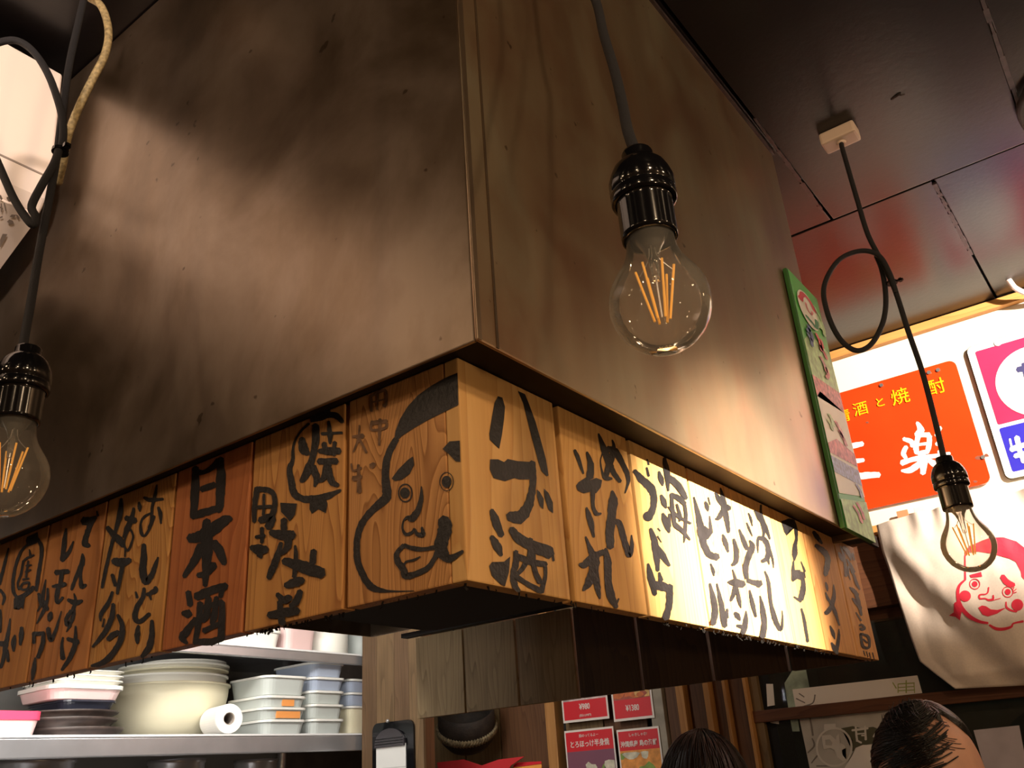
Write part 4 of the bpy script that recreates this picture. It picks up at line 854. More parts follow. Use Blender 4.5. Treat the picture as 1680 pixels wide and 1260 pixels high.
def food(t_, x0, x1, z0, z1, cols, seed):
    rg = random.Random(seed)
    for i in range(16):
        cx_, cz_ = rg.uniform(x0, x1), rg.uniform(z0, z1); r = rg.uniform(.008, .022); bm = bmesh.new()
        vs = []
        for a in range(10):
            q = r*rg.uniform(.6, 1.2); vs.append(bm.verts.new((min(max(cx_+q*1.3*math.cos(a*.628), x0), x1), ym-.0008-.00004*i, min(max(cz_+q*math.sin(a*.628), z0), z1))))
        bm.faces.new(vs); obj('food_picture', bm, rg.choice(cols), t_)
FC = [mat('food_%d' % i, c, .6, noise=.3, nscale=60) for i, c in enumerate([(.55, .14, .04), (.65, .40, .14), (.20, .30, .06), (.60, .55, .42), (.35, .08, .05), (.70, .28, .06), (.08, .10, .06)])]
m1 = menu(0, TLx0, TLx1, zt0, zt0+hgt, 'upper left red menu poster priced 980 under the hood')
mrect(m1, 'red_field', TLx0+.005, TLx1-.005, zt0+.006, zt0+.052, M_MRED); mrect(m1, 'photo', TLx0+.005, TLx1-.005, zt0+.052, zt0+hgt-.005, mat('menu_photo_a', (.62, .48, .46), .5, noise=.4, nscale=40))
food(m1, TLx0+.006, TLx1-.006, zt0+.060, zt0+hgt-.01, FC[:1]+FC[3:5], 1)
cxm = (TLx0+TLx1)/2; glyph('lettering', '¥980', .020, M_MW, m1, (cxm, ym-.001, zt0+.035), bold=.0003, sx=.8); glyph('lettering', '(税込1,078円)', .007, M_MW, m1, (cxm, ym-.001, zt0+.014), sx=.9)
m2 = menu(0, TRx0, TRx1, zr0, zr0+hgt, 'upper right red menu poster priced 1380 beside the grey post')
mrect(m2, 'red_field', TRx0+.005, TRx1-.005, zr0+.006, zr0+.050, M_MRED); mrect(m2, 'photo', TRx0+.005, TRx1-.005, zr0+.050, zr0+.10, FC[4]); food(m2, TRx0+.006, TRx1-.006, zr0+.052, zr0+.10, FC[:2]+FC[4:6], 2)
mrect(m2, 'red_field', TRx0+.005, TRx1-.005, zr0+.10, zr0+hgt-.005, M_MRED)
cxm = (TRx0+TRx1)/2; glyph('lettering', '¥1380', .020, M_MW, m2, (cxm, ym-.001, zr0+.028), bold=.0003, sx=.75)
m3 = menu(0, TLx0-.0, TLx1+.008, zt1-hgt, zt1, 'lower left red menu poster for grilled fish')
mrect(m3, 'red_field', TLx0+.004, TLx1+.004, zt1-.052, zt1-.005, M_MRED); mrect(m3, 'photo', TLx0+.004, TLx1+.004, zt1-hgt+.005, zt1-.052, mat('menu_photo_b', (.20, .07, .11), .5))
food(m3, TLx0+.03, TLx1+.003, zt1-hgt+.02, zt1-.075, FC[1:4]+FC[6:], 3)
cxm = (TLx0+TLx1)/2+.004; glyph('lettering', 'とろほっけ半身焼', .0175, M_MW, m3, (cxm, ym-.001, zt1-.036), bold=.00025, sx=.86); glyph('lettering', '脂のってるよー', .0085, M_MW, m3, (cxm, ym-.001, zt1-.016))
m4 = menu(0, TRx0+.004, TRx1+.008, zr1-hgt, zr1, 'lower right red menu poster with colourful vegetables and shrimp picture')
mrect(m4, 'red_field', TRx0+.008, TRx1+.004, zr1-.050, zr1-.005, M_MRED); mrect(m4, 'photo', TRx0+.008, TRx1+.004, zr1-hgt+.005, zr1-.050, FC[5]); food(m4, TRx0+.009, TRx1+.003, zr1-hgt+.01, zr1-.054, [FC[1], FC[2], FC[3], FC[5]], 5)
cxm = (TRx0+TRx1)/2+.006; glyph('lettering', '沖縄県産 島の海鮮', .0150, M_MW, m4, (cxm, ym-.001, zr1-.036), bold=.00025, sx=.84); glyph('lettering', 'しゃきしゃき!', .0085, M_MW, m4, (cxm, ym-.001, zr1-.015))

# ------------------------------------------------------------------ pillar with clipboard
YP = 1.25
px0, px1 = at(596, 1150, 1, YP).x, at(697, 1200, 1, YP).x
pil = struct('pillar', nbox((px0+.003, YP+.004, .001), (px1-.001, YP+.035, Z0+ZC-.001)), M_BROWN)
cut = [px0, px0+.052, px0+.115, px0+.165, px1]
for a, b, m in zip(cut, cut[1:], (M_PILL, M_PILM, M_PILL, M_PILM)):
    w = b-a-.001; obj('plank', nbox((-w/2, -.005, -1.26), (w/2, .004, 1.26), .0012), m, pil, loc=((a+b)/2, YP, Z0-.46))
cl = thing('clipboard', 'black clipboard with white paper hanging on the wooden pillar', 'clipboard', (at(640, 1190, 1, YP).x, YP-.012, Z0-.2))
c0, c1, c2 = at(610, 1193, 1, YP-.014), at(677, 1190, 1, YP-.014), at(663, 1222, 1, YP-.02)
zt_c = at(640, 1184, 1, YP-.014).z
rrect(c0.x, c1.x, zt_c-.30, zt_c, YP-.006, .006, .018, M_BLACK, 'backing_board', cl)
bm = bmesh.new(); xa, xb = at(614, 1215, 1, YP-.02).x, at(662, 1215, 1, YP-.02).x; xm = (xa+xb)/2; rw = (xb-xa)/2; zc_ = at(640, 1222, 1, YP-.02).z
poly = [Vector((xa, YP-.013, zc_-.004))]+[Vector((xm-rw*math.cos(a*math.pi/12), YP-.013, zc_+.004+.034*math.sin(a*math.pi/12))) for a in range(13)]+[Vector((xb, YP-.013, zc_-.004))]
prism(bm, poly, Vector((0, -.006, 0))); obj('clip', bm, mat('dark_clip', (.03, .026, .03), .25, spec=.7), cl)
for k in range(3): obj('clip_rib', nbox((xa+.003, YP-.0205, zc_+.002+.006*k), (xb-.003, YP-.019, zc_+.004+.006*k), .0005), M_BLACK, cl)
obj('paper', nbox((xa+.001, YP-.0145, zc_-.20), (xb+.001, YP-.0125, zc_+.001)), mat('note_paper', (.62, .62, .60), .8), cl)
for k in range(6): obj('paper_fold', nbox((xa+.001, YP-.0150, zc_-.052-.035*k), (xb+.001, YP-.0145, zc_-.050-.035*k)), mat('paper_line', (.45, .45, .44), .8), cl)
a = at(636, 1183, 1, YP-.02); bm = bmesh.new(); bmesh.ops.create_uvsphere(bm, u_segments=12, v_segments=8, radius=.0045, matrix=Matrix.Translation(a)); obj('hanging_nail', bm, M_STEEL, cl)

# dark hanging basket, its pale woven rim, and the red pennant below
c = at(766, 1192, 1, 1.56)
bk = thing('hanging_basket', 'dark round basket with a pale mottled woven band hanging right of the pillar', 'basket', c+Vector((0, 0, -.05)))
def tilt(bm): bmesh.ops.rotate(bm, cent=c, matrix=Matrix.Rotation(math.radians(34), 3, Vector((.8, .6, 0))), verts=bm.verts[:]); return bm
R_ = .078
M_BASK = mat('dark_basket', (.022, .014, .009), .7, noise=.5, nscale=60, bump=.6, bscale=120); M_STRAW = mat('straw_band', (.20, .155, .085), .8, noise=.6, nscale=110, bump=.6, bscale=250)
obj('basket_body', tilt(lathe(bmesh.new(), [(0, -.05), (R_*.75, -.05), (R_*.95, -.03), (R_, .0), (R_, .055), (R_*.96, .055), (R_*.95, .0), (0, -.03)], 40, c)), M_BASK, bk, smooth=True)
bm = bmesh.new()
for k in range(60):
    a0 = k*math.pi/30; a1 = a0+.13; b_ = Vector((R_*1.02*math.cos(a0), R_*1.02*math.sin(a0), -.012)); e_ = Vector((R_*1.03*math.cos(a1), R_*1.03*math.sin(a1), .004))
    tube(bm, [c+b_, c+(b_+e_)/2*1.01, c+e_], .005, 6, 0)
obj('woven_band', tilt(bm), M_STRAW, bk, smooth=True, kind='stuff')
for dx in (-.06, .05):
    bm = bmesh.new(); tube(bm, [c+Vector((dx, .0, .06)), c+Vector((dx*.8, .01, .2)), Vector((c.x+dx*.5, c.y+.02, Z0+ZC-.02))], .0015, 6, 3); obj('hanging_cord', bm, M_CORD, bk)
pp = [(717, 1251), (760, 1246), (790, 1256), (818, 1246), (860, 1241), (838, 1256), (826, 1275), (760, 1285), (722, 1280)]
bm = bmesh.new(); prism(bm, [at(px, py, 1, 1.50) for px, py in pp], Vector((0, .003, 0))); tag(obj('pennant', bm, mat('red_cloth', (.50, .015, .02), .8, bump=.4, bscale=80)), 'red notched paper pennant under the dark basket', 'pennant')
bm = bmesh.new(); prism(bm, [at(px, py, 1, 1.52) for px, py in ((842, 1262), (848, 1252), (888, 1250), (890, 1320), (842, 1320))], Vector((0, .003, 0))); cdn = obj('card', bm, mat('orange_card', (.80, .32, .05), .6)); tag(cdn, 'orange card with a red top edge beside the red pennant', 'card')
bm = bmesh.new(); prism(bm, [at(px, py, 1, 1.5185) for px, py in ((842, 1256), (848, 1251), (888, 1249), (888, 1253), (842, 1259))], Vector((0, .001, 0))); obj('red_edge', bm, M_MRED, cdn)
# ------------------------------------------------------------------ kitchen shelves on the left
XS = -1.40; XI = -1.52
sz = lambda px, py, x=XI: at(px, py, 0, x).z
sy = lambda px, py=1150, x=XI: at(px, py, 0, x).y
z1t, z1b = at(300, 1205, 0, XS).z, at(300, 1239, 0, XS).z
z2t, z2b = at(450, 1062, 0, XS).z, at(450, 1081, 0, XS).z
M_SST = mat('brushed_steel', (.50, .50, .52), .32, metal=.75, noise=.1, nscale=12); M_SHK = mat('white_shelf_edge', (.72, .72, .72), .4)
ks = thing('kitchen_shelf', 'two-tier stainless kitchen shelf rack full of bowls and plastic boxes beyond the hood', 'shelf', P(-1.58, .5, -1.72))
for nm, a, b in (('shelf_board', z1b, z1t), ('shelf_board', z2b, z2t), ('shelf_board', Z0-.42, Z0-.39)):
    bm = bmesh.new(); box(bm, (XS-.36, -.55, b-.006), (XS, 1.30, b), .001); box(bm, (XS-.012, -.55, a), (XS, 1.30, b-.004), .003); obj(nm, bm, M_SST, ks)
    obj('shelf_rim', nbox((XS-.002, -.55, b-.004), (XS+.0015, 1.30, b+.0005), .0008), M_SHK, ks)
for y in (-.53, 1.285):
    for x in (XS-.345,) if y > 0 else (XS-.02, XS-.345):
        bm = bmesh.new(); bmesh.ops.create_cone(bm, segments=16, radius1=.012, radius2=.012, depth=2.2, cap_ends=True, matrix=Matrix.Translation((x, y, 1.1))); obj('post', bm, M_SST, ks)
obj('back_panel', nbox((XS-.375, -.55, .5), (XS-.365, 1.30, Z0+.5)), mat('grey_back_panel', (.16, .16, .15), .5), ks)

def plastic(name, col, tr=.3, rough=.4):
    m = mat(name, col, rough); b = m.node_tree.nodes['Principled BSDF']; b.inputs['Subsurface Weight'].default_value = tr*.5; b.inputs['Subsurface Radius'].default_value = (.02, .02, .02); return m
M_TUB = plastic('milky_plastic', (.50, .54, .52)); M_TUBB = plastic('bluish_plastic', (.38, .44, .56)); M_LID = plastic('white_lid', (.78, .78, .74)); M_PLID = mat('pink_lid', (.85, .06, .14), .35)
M_CREAM = plastic('cream_plastic', (.74, .69, .50)); M_WB = plastic('white_bowl_plastic', (.80, .79, .72)); M_PINKW = plastic('pinkish_white', (.72, .52, .50)); M_ORL = mat('orange_label', (.75, .30, .08), .6)
M_DPAN = mat('dark_iron', (.045, .03, .025), .5, noise=.4, nscale=40); M_NAVYB = mat('dark_navy_tray', (.02, .022, .035), .3)
def rbox(bm, cx, cy, w, d, z0, z1, taper=.9, r=.2, seg=5):
    """rounded-rectangle tub, w along y, d along x, narrower at the bottom"""
    def loop(s, z, k=1):
        out = []; R__ = min(w, d)*r*s
        for q, (ex, ey) in enumerate(((1, 1), (-1, 1), (-1, -1), (1, -1))):
            for i in range(seg+1):
                a = (q+i/seg)*math.pi/2
                out.append(bm.verts.new((cx+ex*(d*s/2-R__)+R__*math.cos(a), cy+ey*(w*s/2-R__)+R__*math.sin(a), z)))
        return out
    A = loop(taper*.94, z0); B = loop(taper, z0+(z1-z0)*.08); C_ = loop(1, z1)
    for a, b in ((A, B), (B, C_)):
        n = len(a)
        for i in range(n): bm.faces.new((a[i], a[(i+1) % n], b[(i+1) % n], b[i]))
    bm.faces.new(A[::-1]); bm.faces.new(C_); return bm
def tub(y0, y1, z0, z1, body, lid, label, group, x=XI, d=.15, lidh=.006, cat='container', sticker=None, name='food_container'):
    t_ = thing(name, label, cat, (x, (y0+y1)/2, z0), group)
    cy = (y0+y1)/2; w = y1-y0
    obj('tub', rbox(bmesh.new(), x, cy, w*.95, d*.95, z0, z1-lidh, .92), body, t_, smooth=False)
    l = rbox(bmesh.new(), x, cy, w, d, z1-lidh, z1-.0004, 1.0); obj('lid', l, lid, t_)
    if sticker:
        a, b, m = sticker; bm = bmesh.new(); zc = (z0+z1-lidh)/2; hh = (z1-lidh-z0)*.36
        xo = x+d*.475*.975
        obj('sticker', nbox((xo-.001, cy+w*a, zc-hh), (xo+.0022, cy+w*b, zc+hh)), m, t_)
    return t_
B1 = z1t+.0003
# stack of larger boxes left of centre (four), then five, then four beside the pillar
def stack(pxl, pxr, pys, bodies, label, group, x, d, stickers={}, words=None):
    y1 = sy(pxr, 1150, x+d/2); y0 = sy(pxl, 1150, x+d/2); zb = B1
    tops = [sz((pxl+pxr)/2, p, x+d/2) for p in pys]
    for i, zt_ in enumerate(tops):
        tub(y0+.002*math.sin(i*5), y1+.002*math.sin(i*3), zb, zt_, bodies[i], M_LID, (words or label)[i] if words else label % i, group, x, d, sticker=stickers.get(i)); zb = zt_
posn = ['bottom', 'second', 'third', 'fourth', 'fifth']
stack(436, 509, [1180, 1160, 1141, 1108], [M_TUB]*4, '', 'milky storage boxes in stacks on the shelf', -1.49, .16,
      {1: (-.22, .30, M_ORL), 2: (-.10, .16, M_ORL)}, ['bottom milky box of the wider stack right of the paper roll', 'milky box with a broad orange sticker in the wider stack', 'milky box with a small orange sticker in the wider stack', 'tall milky box on top of the wider stack'])
stack(513, 570, [1179, 1155, 1133, 1111, 1086], [M_TUB, M_TUB, M_TUB, M_TUBB, M_TUBB], '', 'milky storage boxes in stacks on the shelf', -1.50, .17,
      {}, ['bottom box of the five-high stack', 'second box from below in the five-high stack', 'middle box of the five-high stack', 'bluish box second from the top of the five-high stack', 'wide bluish box on top of the five-high stack'])
stack(574, 612, [1158, 1136, 1114], [M_CREAM, M_TUBB, M_TUBB], '', 'milky storage boxes in stacks on the shelf', -1.50, .12,
      {}, ['cream jar-like box at the bottom of the stack beside the pillar', 'middle bluish box beside the pillar', 'top bluish box beside the pillar'])
# bowls
def bowl(c, r, h, m, label, name='mixing_bowl', rim=.004, rb=.45, group=None, cat='bowl', seg=48):
    th = .003
    pr = [(0, 0), (r*rb, 0), (r*rb+.004, .004)]+[(r*(rb+(1-rb)*math.sin(a*math.pi/16)), .004+(h-.004)*(1-math.cos(a*math.pi/16))) for a in range(1, 9)]
    top = pr[-1]
    pr += [(top[0]+rim, top[1]-.001), (top[0]+rim, top[1]+.004), (top[0]-.002, top[1]+.004)]
    pr += [(p[0]-th if p[0] > th else 0, p[1]+th) for p in reversed(pr[:-3]) if p[0] > 0]
    o = obj(name, lathe(bmesh.new(), pr, seg, c), m, smooth=True); tag(o, label, cat, group); return o
XB = -1.622
yb = (sy(180, 1150, XB)+sy(360, 1150, XB))/2; rb_ = (sy(360, 1150, XB)-sy(184, 1150, XB))/2
zbt = sz(270, 1128, XB)-.004
bowl((XB, yb, B1), rb_-.004, zbt-B1, M_CREAM, 'large cream plastic mixing bowl at the bottom of the nest on the shelf')
zb2 = sz(270, 1114, XB)
bowl((XB, yb-.002, B1+.03), rb_-.009, zb2-B1-.034, M_WB, 'white bowl nested in the large cream bowl', rb=.42)
zz = zb2+.0045
for i, (px0_, px1_, py) in enumerate(((204, 359, 1104), (206, 360, 1096), (240, 358, 1088))):
    zt_ = sz(280, py, XB); cy = (sy(px0_, 1100, XB)+sy(px1_, 1100, XB))/2; r = (sy(px1_, 1100, XB)-sy(px0_, 1100, XB))/2
    hgt_ = max(zt_-zz-.0006, .006)
    o = obj('shallow_basin', lathe(bmesh.new(), [(0, 0), (r*.8, 0), (r*.93, hgt_*.35), (r*.95, hgt_*.6), (r, hgt_*.62), (r, hgt_), (r*.94, hgt_), (r*.9, hgt_*.6), (0, .002+hgt_*.3)], 44, (XB, cy, zz)), M_WB if i else M_CREAM, smooth=True)
    tag(o, ['cream basin resting on the nested bowls', 'white basin, second from the top over the bowls', 'smallest white basin topmost over the bowls'][i], 'basin', 'basins stacked over the bowls'); zz += hgt_+.0004
# paper roll
xr_ = -1.42; zc_ = (sz(370, 1157, xr_)+sz(370, 1204, xr_))/2; rr_ = abs(sz(372, 1156, xr_)-B1)/2; ycr = sy(378, 1180, xr_)
bm = lathe(bmesh.new(), [(rr_*.42, -0.047), (rr_*.97, -0.047), (rr_, -0.044), (rr_, 0.044), (rr_*.97, 0.047), (rr_*.42, 0.047), (rr_*.42, -0.047)], 40)
pr_ = thing('paper_roll', 'roll of white kitchen paper lying on the shelf beside the big bowl', 'paper roll', (xr_-.06, ycr, B1))
rt = (math.radians(0), math.radians(90), math.radians(-14))
obj('paper', bm, mat('kitchen_paper', (.80, .78, .72), .9), pr_, loc=(xr_-.026, ycr-.006, B1+rr_+.0004), rot=rt, smooth=False)
obj('cardboard_core', lathe(bmesh.new(), [(rr_*.36, -0.045), (rr_*.41, -0.045), (rr_*.41, 0.045), (rr_*.36, 0.045), (rr_*.36, -0.045)], 28), mat('cardboard', (.34, .29, .25), .9), pr_, loc=(xr_-.026, ycr-.006, B1+rr_+.0004), rot=rt)
# iron pans, navy tray, white trays
XT = -1.54
zz = B1; ycp = sy(118, 1190, XT)
for i, (dy, r, hh) in enumerate(((.002, .104, .020), (-.016, .106, .018), (-.008, .100, .014))):
    t_ = obj('iron_dish', lathe(bmesh.new(), [(0, 0), (r*.75, 0), (r*.97, hh*.7), (r, hh), (r*.95, hh), (r*.72, .004), (0, .004)], 40, (XT-.01, ycp+dy, zz)), M_DPAN, smooth=True)
    tag(t_, ['dark iron dish at the bottom under the white trays', 'dark iron dish in the middle under the white trays', 'dark iron dish at the top under the navy tray'][i], 'dish', 'dark dishes stacked on the shelf'); zz += hh+.0004
ty0, ty1 = sy(55, 1150, XT), sy(172, 1150, XT)
tub(ty0+.02, ty1-.01, zz, zz+.018, M_NAVYB, M_NAVYB, 'dark navy tray between iron dishes and white trays', 'trays stacked at the left of the shelf', XT, .16, .004, 'tray', name='tray'); zz += .018
ztt_ = sz(110, 1106, XT)
hs = [.50, .17, .17, .16]; H_all = ztt_-zz
for i, f_ in enumerate(hs):
    tub(ty0-(.006 if i == 0 else 0)+.004*i, ty1+(.003 if i == 0 else 0), zz, zz+H_all*f_, M_PINKW if i == 0 else M_WB, M_WB, ['deep pinkish white tray lowest of the white trays', 'second white tray from below above the deep pinkish tray', 'third white tray above the deep pinkish tray', 'topmost white tray above the deep pinkish tray'][i], 'trays stacked at the left of the shelf', XT, .17, H_all*f_*.3, 'tray', name='tray'); zz += H_all*f_
tub(sy(-60, 1190, -1.45), sy(60, 1190, -1.45), B1, sz(20, 1174), M_PINKW, M_PLID, 'pale tub with a bright pink lid at the left end of the shelf', None, -1.475, .10, .017)
# upper shelf
B2 = z2t+.0003; XU = -1.47
tub(sy(360, 1050, XU), sy(441, 1050, XU), B2, B2+.045, M_WB, M_WB, 'shallow white box on the upper shelf left of the pink-lidded tub', None, XU, .12, .01)
tub(sy(446, 1050, XU), sy(500, 1050, XU), B2, sz(470, 1027, XU), M_PINKW, M_PLID, 'white tub with pink lid on the upper shelf', None, XU, .11, .008)
for (a, b, top, m, lab) in ((508, 563, 1020, M_WB, 'round white canister with lid on the upper shelf'), (571, 612, 1018, M_TUB, 'round milky canister beside the pillar on the upper shelf')):
    y0_, y1_ = sy(a, 1050, XU), sy(b, 1050, XU); r = (y1_-y0_)/2; hh = sz((a+b)/2, top, XU)-B2
    t_ = thing('canister', lab, 'container', (XU, (y0_+y1_)/2, B2), 'canisters on the upper shelf')
    obj('jar', lathe(bmesh.new(), [(0, 0), (r*.90, 0), (r*.95, .004), (r*.95, hh-.012), (0, hh-.012)], 36, (XU, (y0_+y1_)/2, B2)), m, t_, smooth=True)
    obj('lid', lathe(bmesh.new(), [(0, hh-.0118), (r, hh-.0118), (r, hh-.001), (r*.96, hh), (0, hh)], 36, (XU, (y0_+y1_)/2, B2)), M_LID, t_, smooth=True)
# pots on the lowest board
for i, (px, r) in enumerate(((290, .06), (420, .05), (60, .07))):
    y = sy(px, 1250, -1.55); hh = (at(px, 1247, 0, -1.55).z)-(Z0-.39)
    o = obj('stock_pot', lathe(bmesh.new(), [(0, 0), (r, 0), (r, hh-.01), (r*1.05, hh-.008), (r*1.05, hh), (r*.95, hh), (r*.94, .01), (0, .01)], 32, (-1.55, y, Z0-.3895)), M_SST, smooth=True)
    tag(o, ['steel pot under the middle of the lower shelf', 'narrow steel pot under the paper roll', 'wide steel pot under the left end of the shelf'][i], 'pot', 'pots below the shelf')

# ------------------------------------------------------------------ people
M_SKIN = mat('skin', (.66, .36, .25), .5, noise=.08, nscale=30); M_SKIN.node_tree.nodes['Principled BSDF'].inputs['Subsurface Weight'].default_value = .1
M_SKIN.node_tree.nodes['Principled BSDF'].inputs['Subsurface Radius'].default_value = (.01, .004, .002)
M_HAIR = mat('black_hair', (.010, .008, .007), .38, bump=.5, bscale=300); M_HAIRB = mat('dark_brown_hair', (.018, .009, .006), .35, bump=.5, bscale=300)
def skinmesh(chains, sub=2):
    """chains: list of lists of (x,y,z,r) ; returns evaluated mesh"""
    out = bmesh.new()
    # each chain grown separately so limbs never fuse wrongly; the voxel remesh makes one skin of them
    for ch in chains:
        me = bpy.data.meshes.new('t'); me.from_pydata([c[:3] for c in ch], [(i, i+1) for i in range(len(ch)-1)], [])
        o = bpy.data.objects.new('t', me); COL.objects.link(o); m = o.modifiers.new('s', 'SKIN'); m.use_smooth_shade = True
        for i, c in enumerate(ch): me.skin_vertices[0].data[i].radius = (c[3], c[3]*(c[4] if len(c) > 4 else 1))
        me.skin_vertices[0].data[0].use_root = True
        s = o.modifiers.new('u', 'SUBSURF'); s.levels = sub; s.render_levels = sub
        bpy.context.view_layer.update()
        e = bpy.data.meshes.new_from_object(o.evaluated_get(bpy.context.evaluated_depsgraph_get())); out.from_mesh(e)
        bpy.data.objects.remove(o); bpy.data.meshes.remove(e)
    return out
def head_bm(c, female=False):
    bm = bmesh.new(); bmesh.ops.create_uvsphere(bm, u_segments=56, v_segments=40, radius=1)
    g = lambda x, m, s: math.exp(-((x-m)/s)**2)
    for v in bm.verts:
        x, y, z = v.co; r = 1.0
        X, Y, Z = x*.074, y*.096, z*.115
        if z < 0: k = -z; X *= 1-.30*k*k; Y = Y*(1-.12*k) if y < 0 else Y*(1-.38*k)
        if y < 0:
            f = -y; ax = abs(X)
            Y += .010*g(Z, .020, .012)*g(ax, .030, .016)*f*-1*.5                   # brow
            Y += .012*g(Z, .003, .012)*g(ax, .030, .015)*f                           # eye sockets
            Y -= .026*g(Z, -.024, .016)*g(X, 0, .011)*f; Y -= .012*g(Z, -.004, .018)*g(X, 0, .008)*f   # nose
            Y -= .008*g(Z, -.056, .010)*g(X, 0, .022)*f; Y += .004*g(Z, -.056, .0025)*g(X, 0, .02)*f   # lips
            Y -= .010*g(Z, -.092, .014)*g(X, 0, .020)*f                              # chin
        v.co = (X, Y, Z)
    for s in (-1, 1):   # ears
        r = bmesh.ops.create_uvsphere(bm, u_segments=16, v_segments=12, radius=1)
        for v in r['verts']: v.co = Vector((s*(.076+.006*v.co.x*s+.006*abs(v.co.z)), .012+.017*v.co.y, -.008+.031*v.co.z))
        r = bmesh.ops.create_uvsphere(bm, u_segments=12, v_segments=8, radius=.0115)   # eyeball lid bulge
        for v in r['verts']: v.co += Vector((s*.030, -.078, .002))
    return bm
def person(name, label, head_c, H, yaw, bow, hair, hairfn, shirt, trousers, female=False):
    base = Vector((head_c.x, head_c.y, 0)); t_ = thing(name, label, 'person', base)
    rz = Matrix.Rotation(yaw, 4, 'Z'); k = (H)/1.70
    hc = head_c.z
    nz = hc-.14  # neck base
    sh = .19*k*(.88 if female else 1)
    T = Matrix.Translation(base) @ rz
    b = .035    # head leans forward of the trunk
    chains = [[(0, .02+b, .90*k, .135, .75), (0, .02+b, 1.05*k, .115, .75), (0, .01+b, 1.22*k, .135, .72), (0, .015+b, nz-.05, .125, .6), (0, .01+b, nz+.02, .055, 1), (0, -.005+b*.4, hc-.03, .052, 1)]]
    for s in (-1, 1):
        chains.append([(s*.05, .015+b, nz-.045, .06), (s*sh, .015+b, nz-.065, .052), (s*(sh+.05), .03+b, nz-.33, .040), (s*(sh+.04), -.06+b, nz-.56, .028), (s*(sh+.035), -.08+b, nz-.60, .026, 1.3)])
        hx, hy, hz = s*(sh+.035), -.08+b, nz-.60
        chains.append([(hx, hy, hz, .026, 1.4), (hx, hy-.01, hz-.045, .022, 1.9), (hx, hy-.015, hz-.085, .016, 2.2)])
        for fi, (oy, L_f) in enumerate(((-.033, .070), (-.011, .080), (.011, .074), (.032, .058))):
            chains.append([(hx, hy-.012+oy*.7, hz-.07, .0090), (hx-s*.002, hy-.014+oy, hz-.09-L_f*.4, .0085), (hx-s*.010, hy-.016+oy, hz-.09-L_f*.75, .0080), (hx-s*.020, hy-.016+oy, hz-.09-L_f, .0068)])
        chains.append([(hx, hy-.03, hz-.03, .011), (hx-s*.012, hy-.058, hz-.062, .010), (hx-s*.016, hy-.066, hz-.092, .0085)])
        chains.append([(s*.08*k, .02+b, .90*k, .095), (s*.095*k, .0+b, .50*k, .062), (s*.10*k, .03+b, .10*k, .040), (s*.10*k, .03+b, .055, .042)])
        chains.append([(s*.10*k, .05+b, .045, .036), (s*.105*k, -.05+b, .038, .036), (s*.11*k, -.14+b, .030, .030)])
    bm = skinmesh(chains)
    bmesh.ops.transform(bm, matrix=T, verts=bm.verts[:])
    hb = head_bm(None, female); HT = Matrix.Translation(head_c) @ rz @ Matrix.Rotation(bow, 4, 'X')
    bmesh.ops.transform(hb, matrix=HT, verts=hb.verts[:])
    tmp = bpy.data.meshes.new('t'); hb.to_mesh(tmp); hb.free(); bm.from_mesh(tmp)
    o = obj('body', bm, M_SKIN, t_, smooth=True); rm = o.modifiers.new('one_skin', 'REMESH'); rm.mode = 'VOXEL'; rm.voxel_size = .0055; rm.use_smooth_shade = True
    # clothes
    sc = [[(0, .02+b, .88*k, .150, .8), (0, .02+b, 1.05*k, .135, .8), (0, .01+b, 1.22*k, .152, .75), (0, .015+b, nz-.06, .142, .62), (0, .01+b, nz-.015, .066, 1)]]
    for s in (-1, 1): sc.append([(s*.05, .015+b, nz-.05, .075), (s*sh, .015+b, nz-.068, .066), (s*(sh+.05), .03+b, nz-.33, .054), (s*(sh+.04), -.055+b, nz-.54, .042)])
    bm = skinmesh(sc); bmesh.ops.transform(bm, matrix=T, verts=bm.verts[:]); c_ = obj('shirt', bm, shirt, t_, smooth=True); rm = c_.modifiers.new('one', 'REMESH'); rm.mode = 'VOXEL'; rm.voxel_size = .009; rm.use_smooth_shade = True
    tc_ = [[(0, .02+b, .98*k, .146, .8), (0, .02+b, .90*k, .155, .8)]]
    for s in (-1, 1): tc_.append([(s*.08*k, .02+b, .90*k, .108), (s*.095*k, .0+b, .50*k, .078), (s*.10*k, .03+b, .12*k, .060)])
    bm = skinmesh(tc_); bmesh.ops.transform(bm, matrix=T, verts=bm.verts[:]); c_ = obj('trousers', bm, trousers, t_, smooth=True); rm = c_.modifiers.new('one', 'REMESH'); rm.mode = 'VOXEL'; rm.voxel_size = .010; rm.use_smooth_shade = True
    sb = []
    for s in (-1, 1): sb.append([(s*.10*k, .06+b, .045, .046), (s*.105*k, -.05+b, .044, .046), (s*.11*k, -.15+b, .036, .038)])
    bm = skinmesh(sb); bmesh.ops.transform(bm, matrix=T, verts=bm.verts[:]); obj('shoes', bm, M_BLACK, t_, smooth=True)
    # hair shell and strands in head space
    bm = hairfn(); bmesh.ops.transform(bm, matrix=HT, verts=bm.verts[:]); obj('hair', bm, hair, t_, smooth=True)
    # face
    M_EYE = mat('eye_white', (.75, .72, .68), .2); M_IRIS = mat('iris', (.02, .012, .008), .15); M_LIPS = mat('lips', (.50, .18, .13), .5)
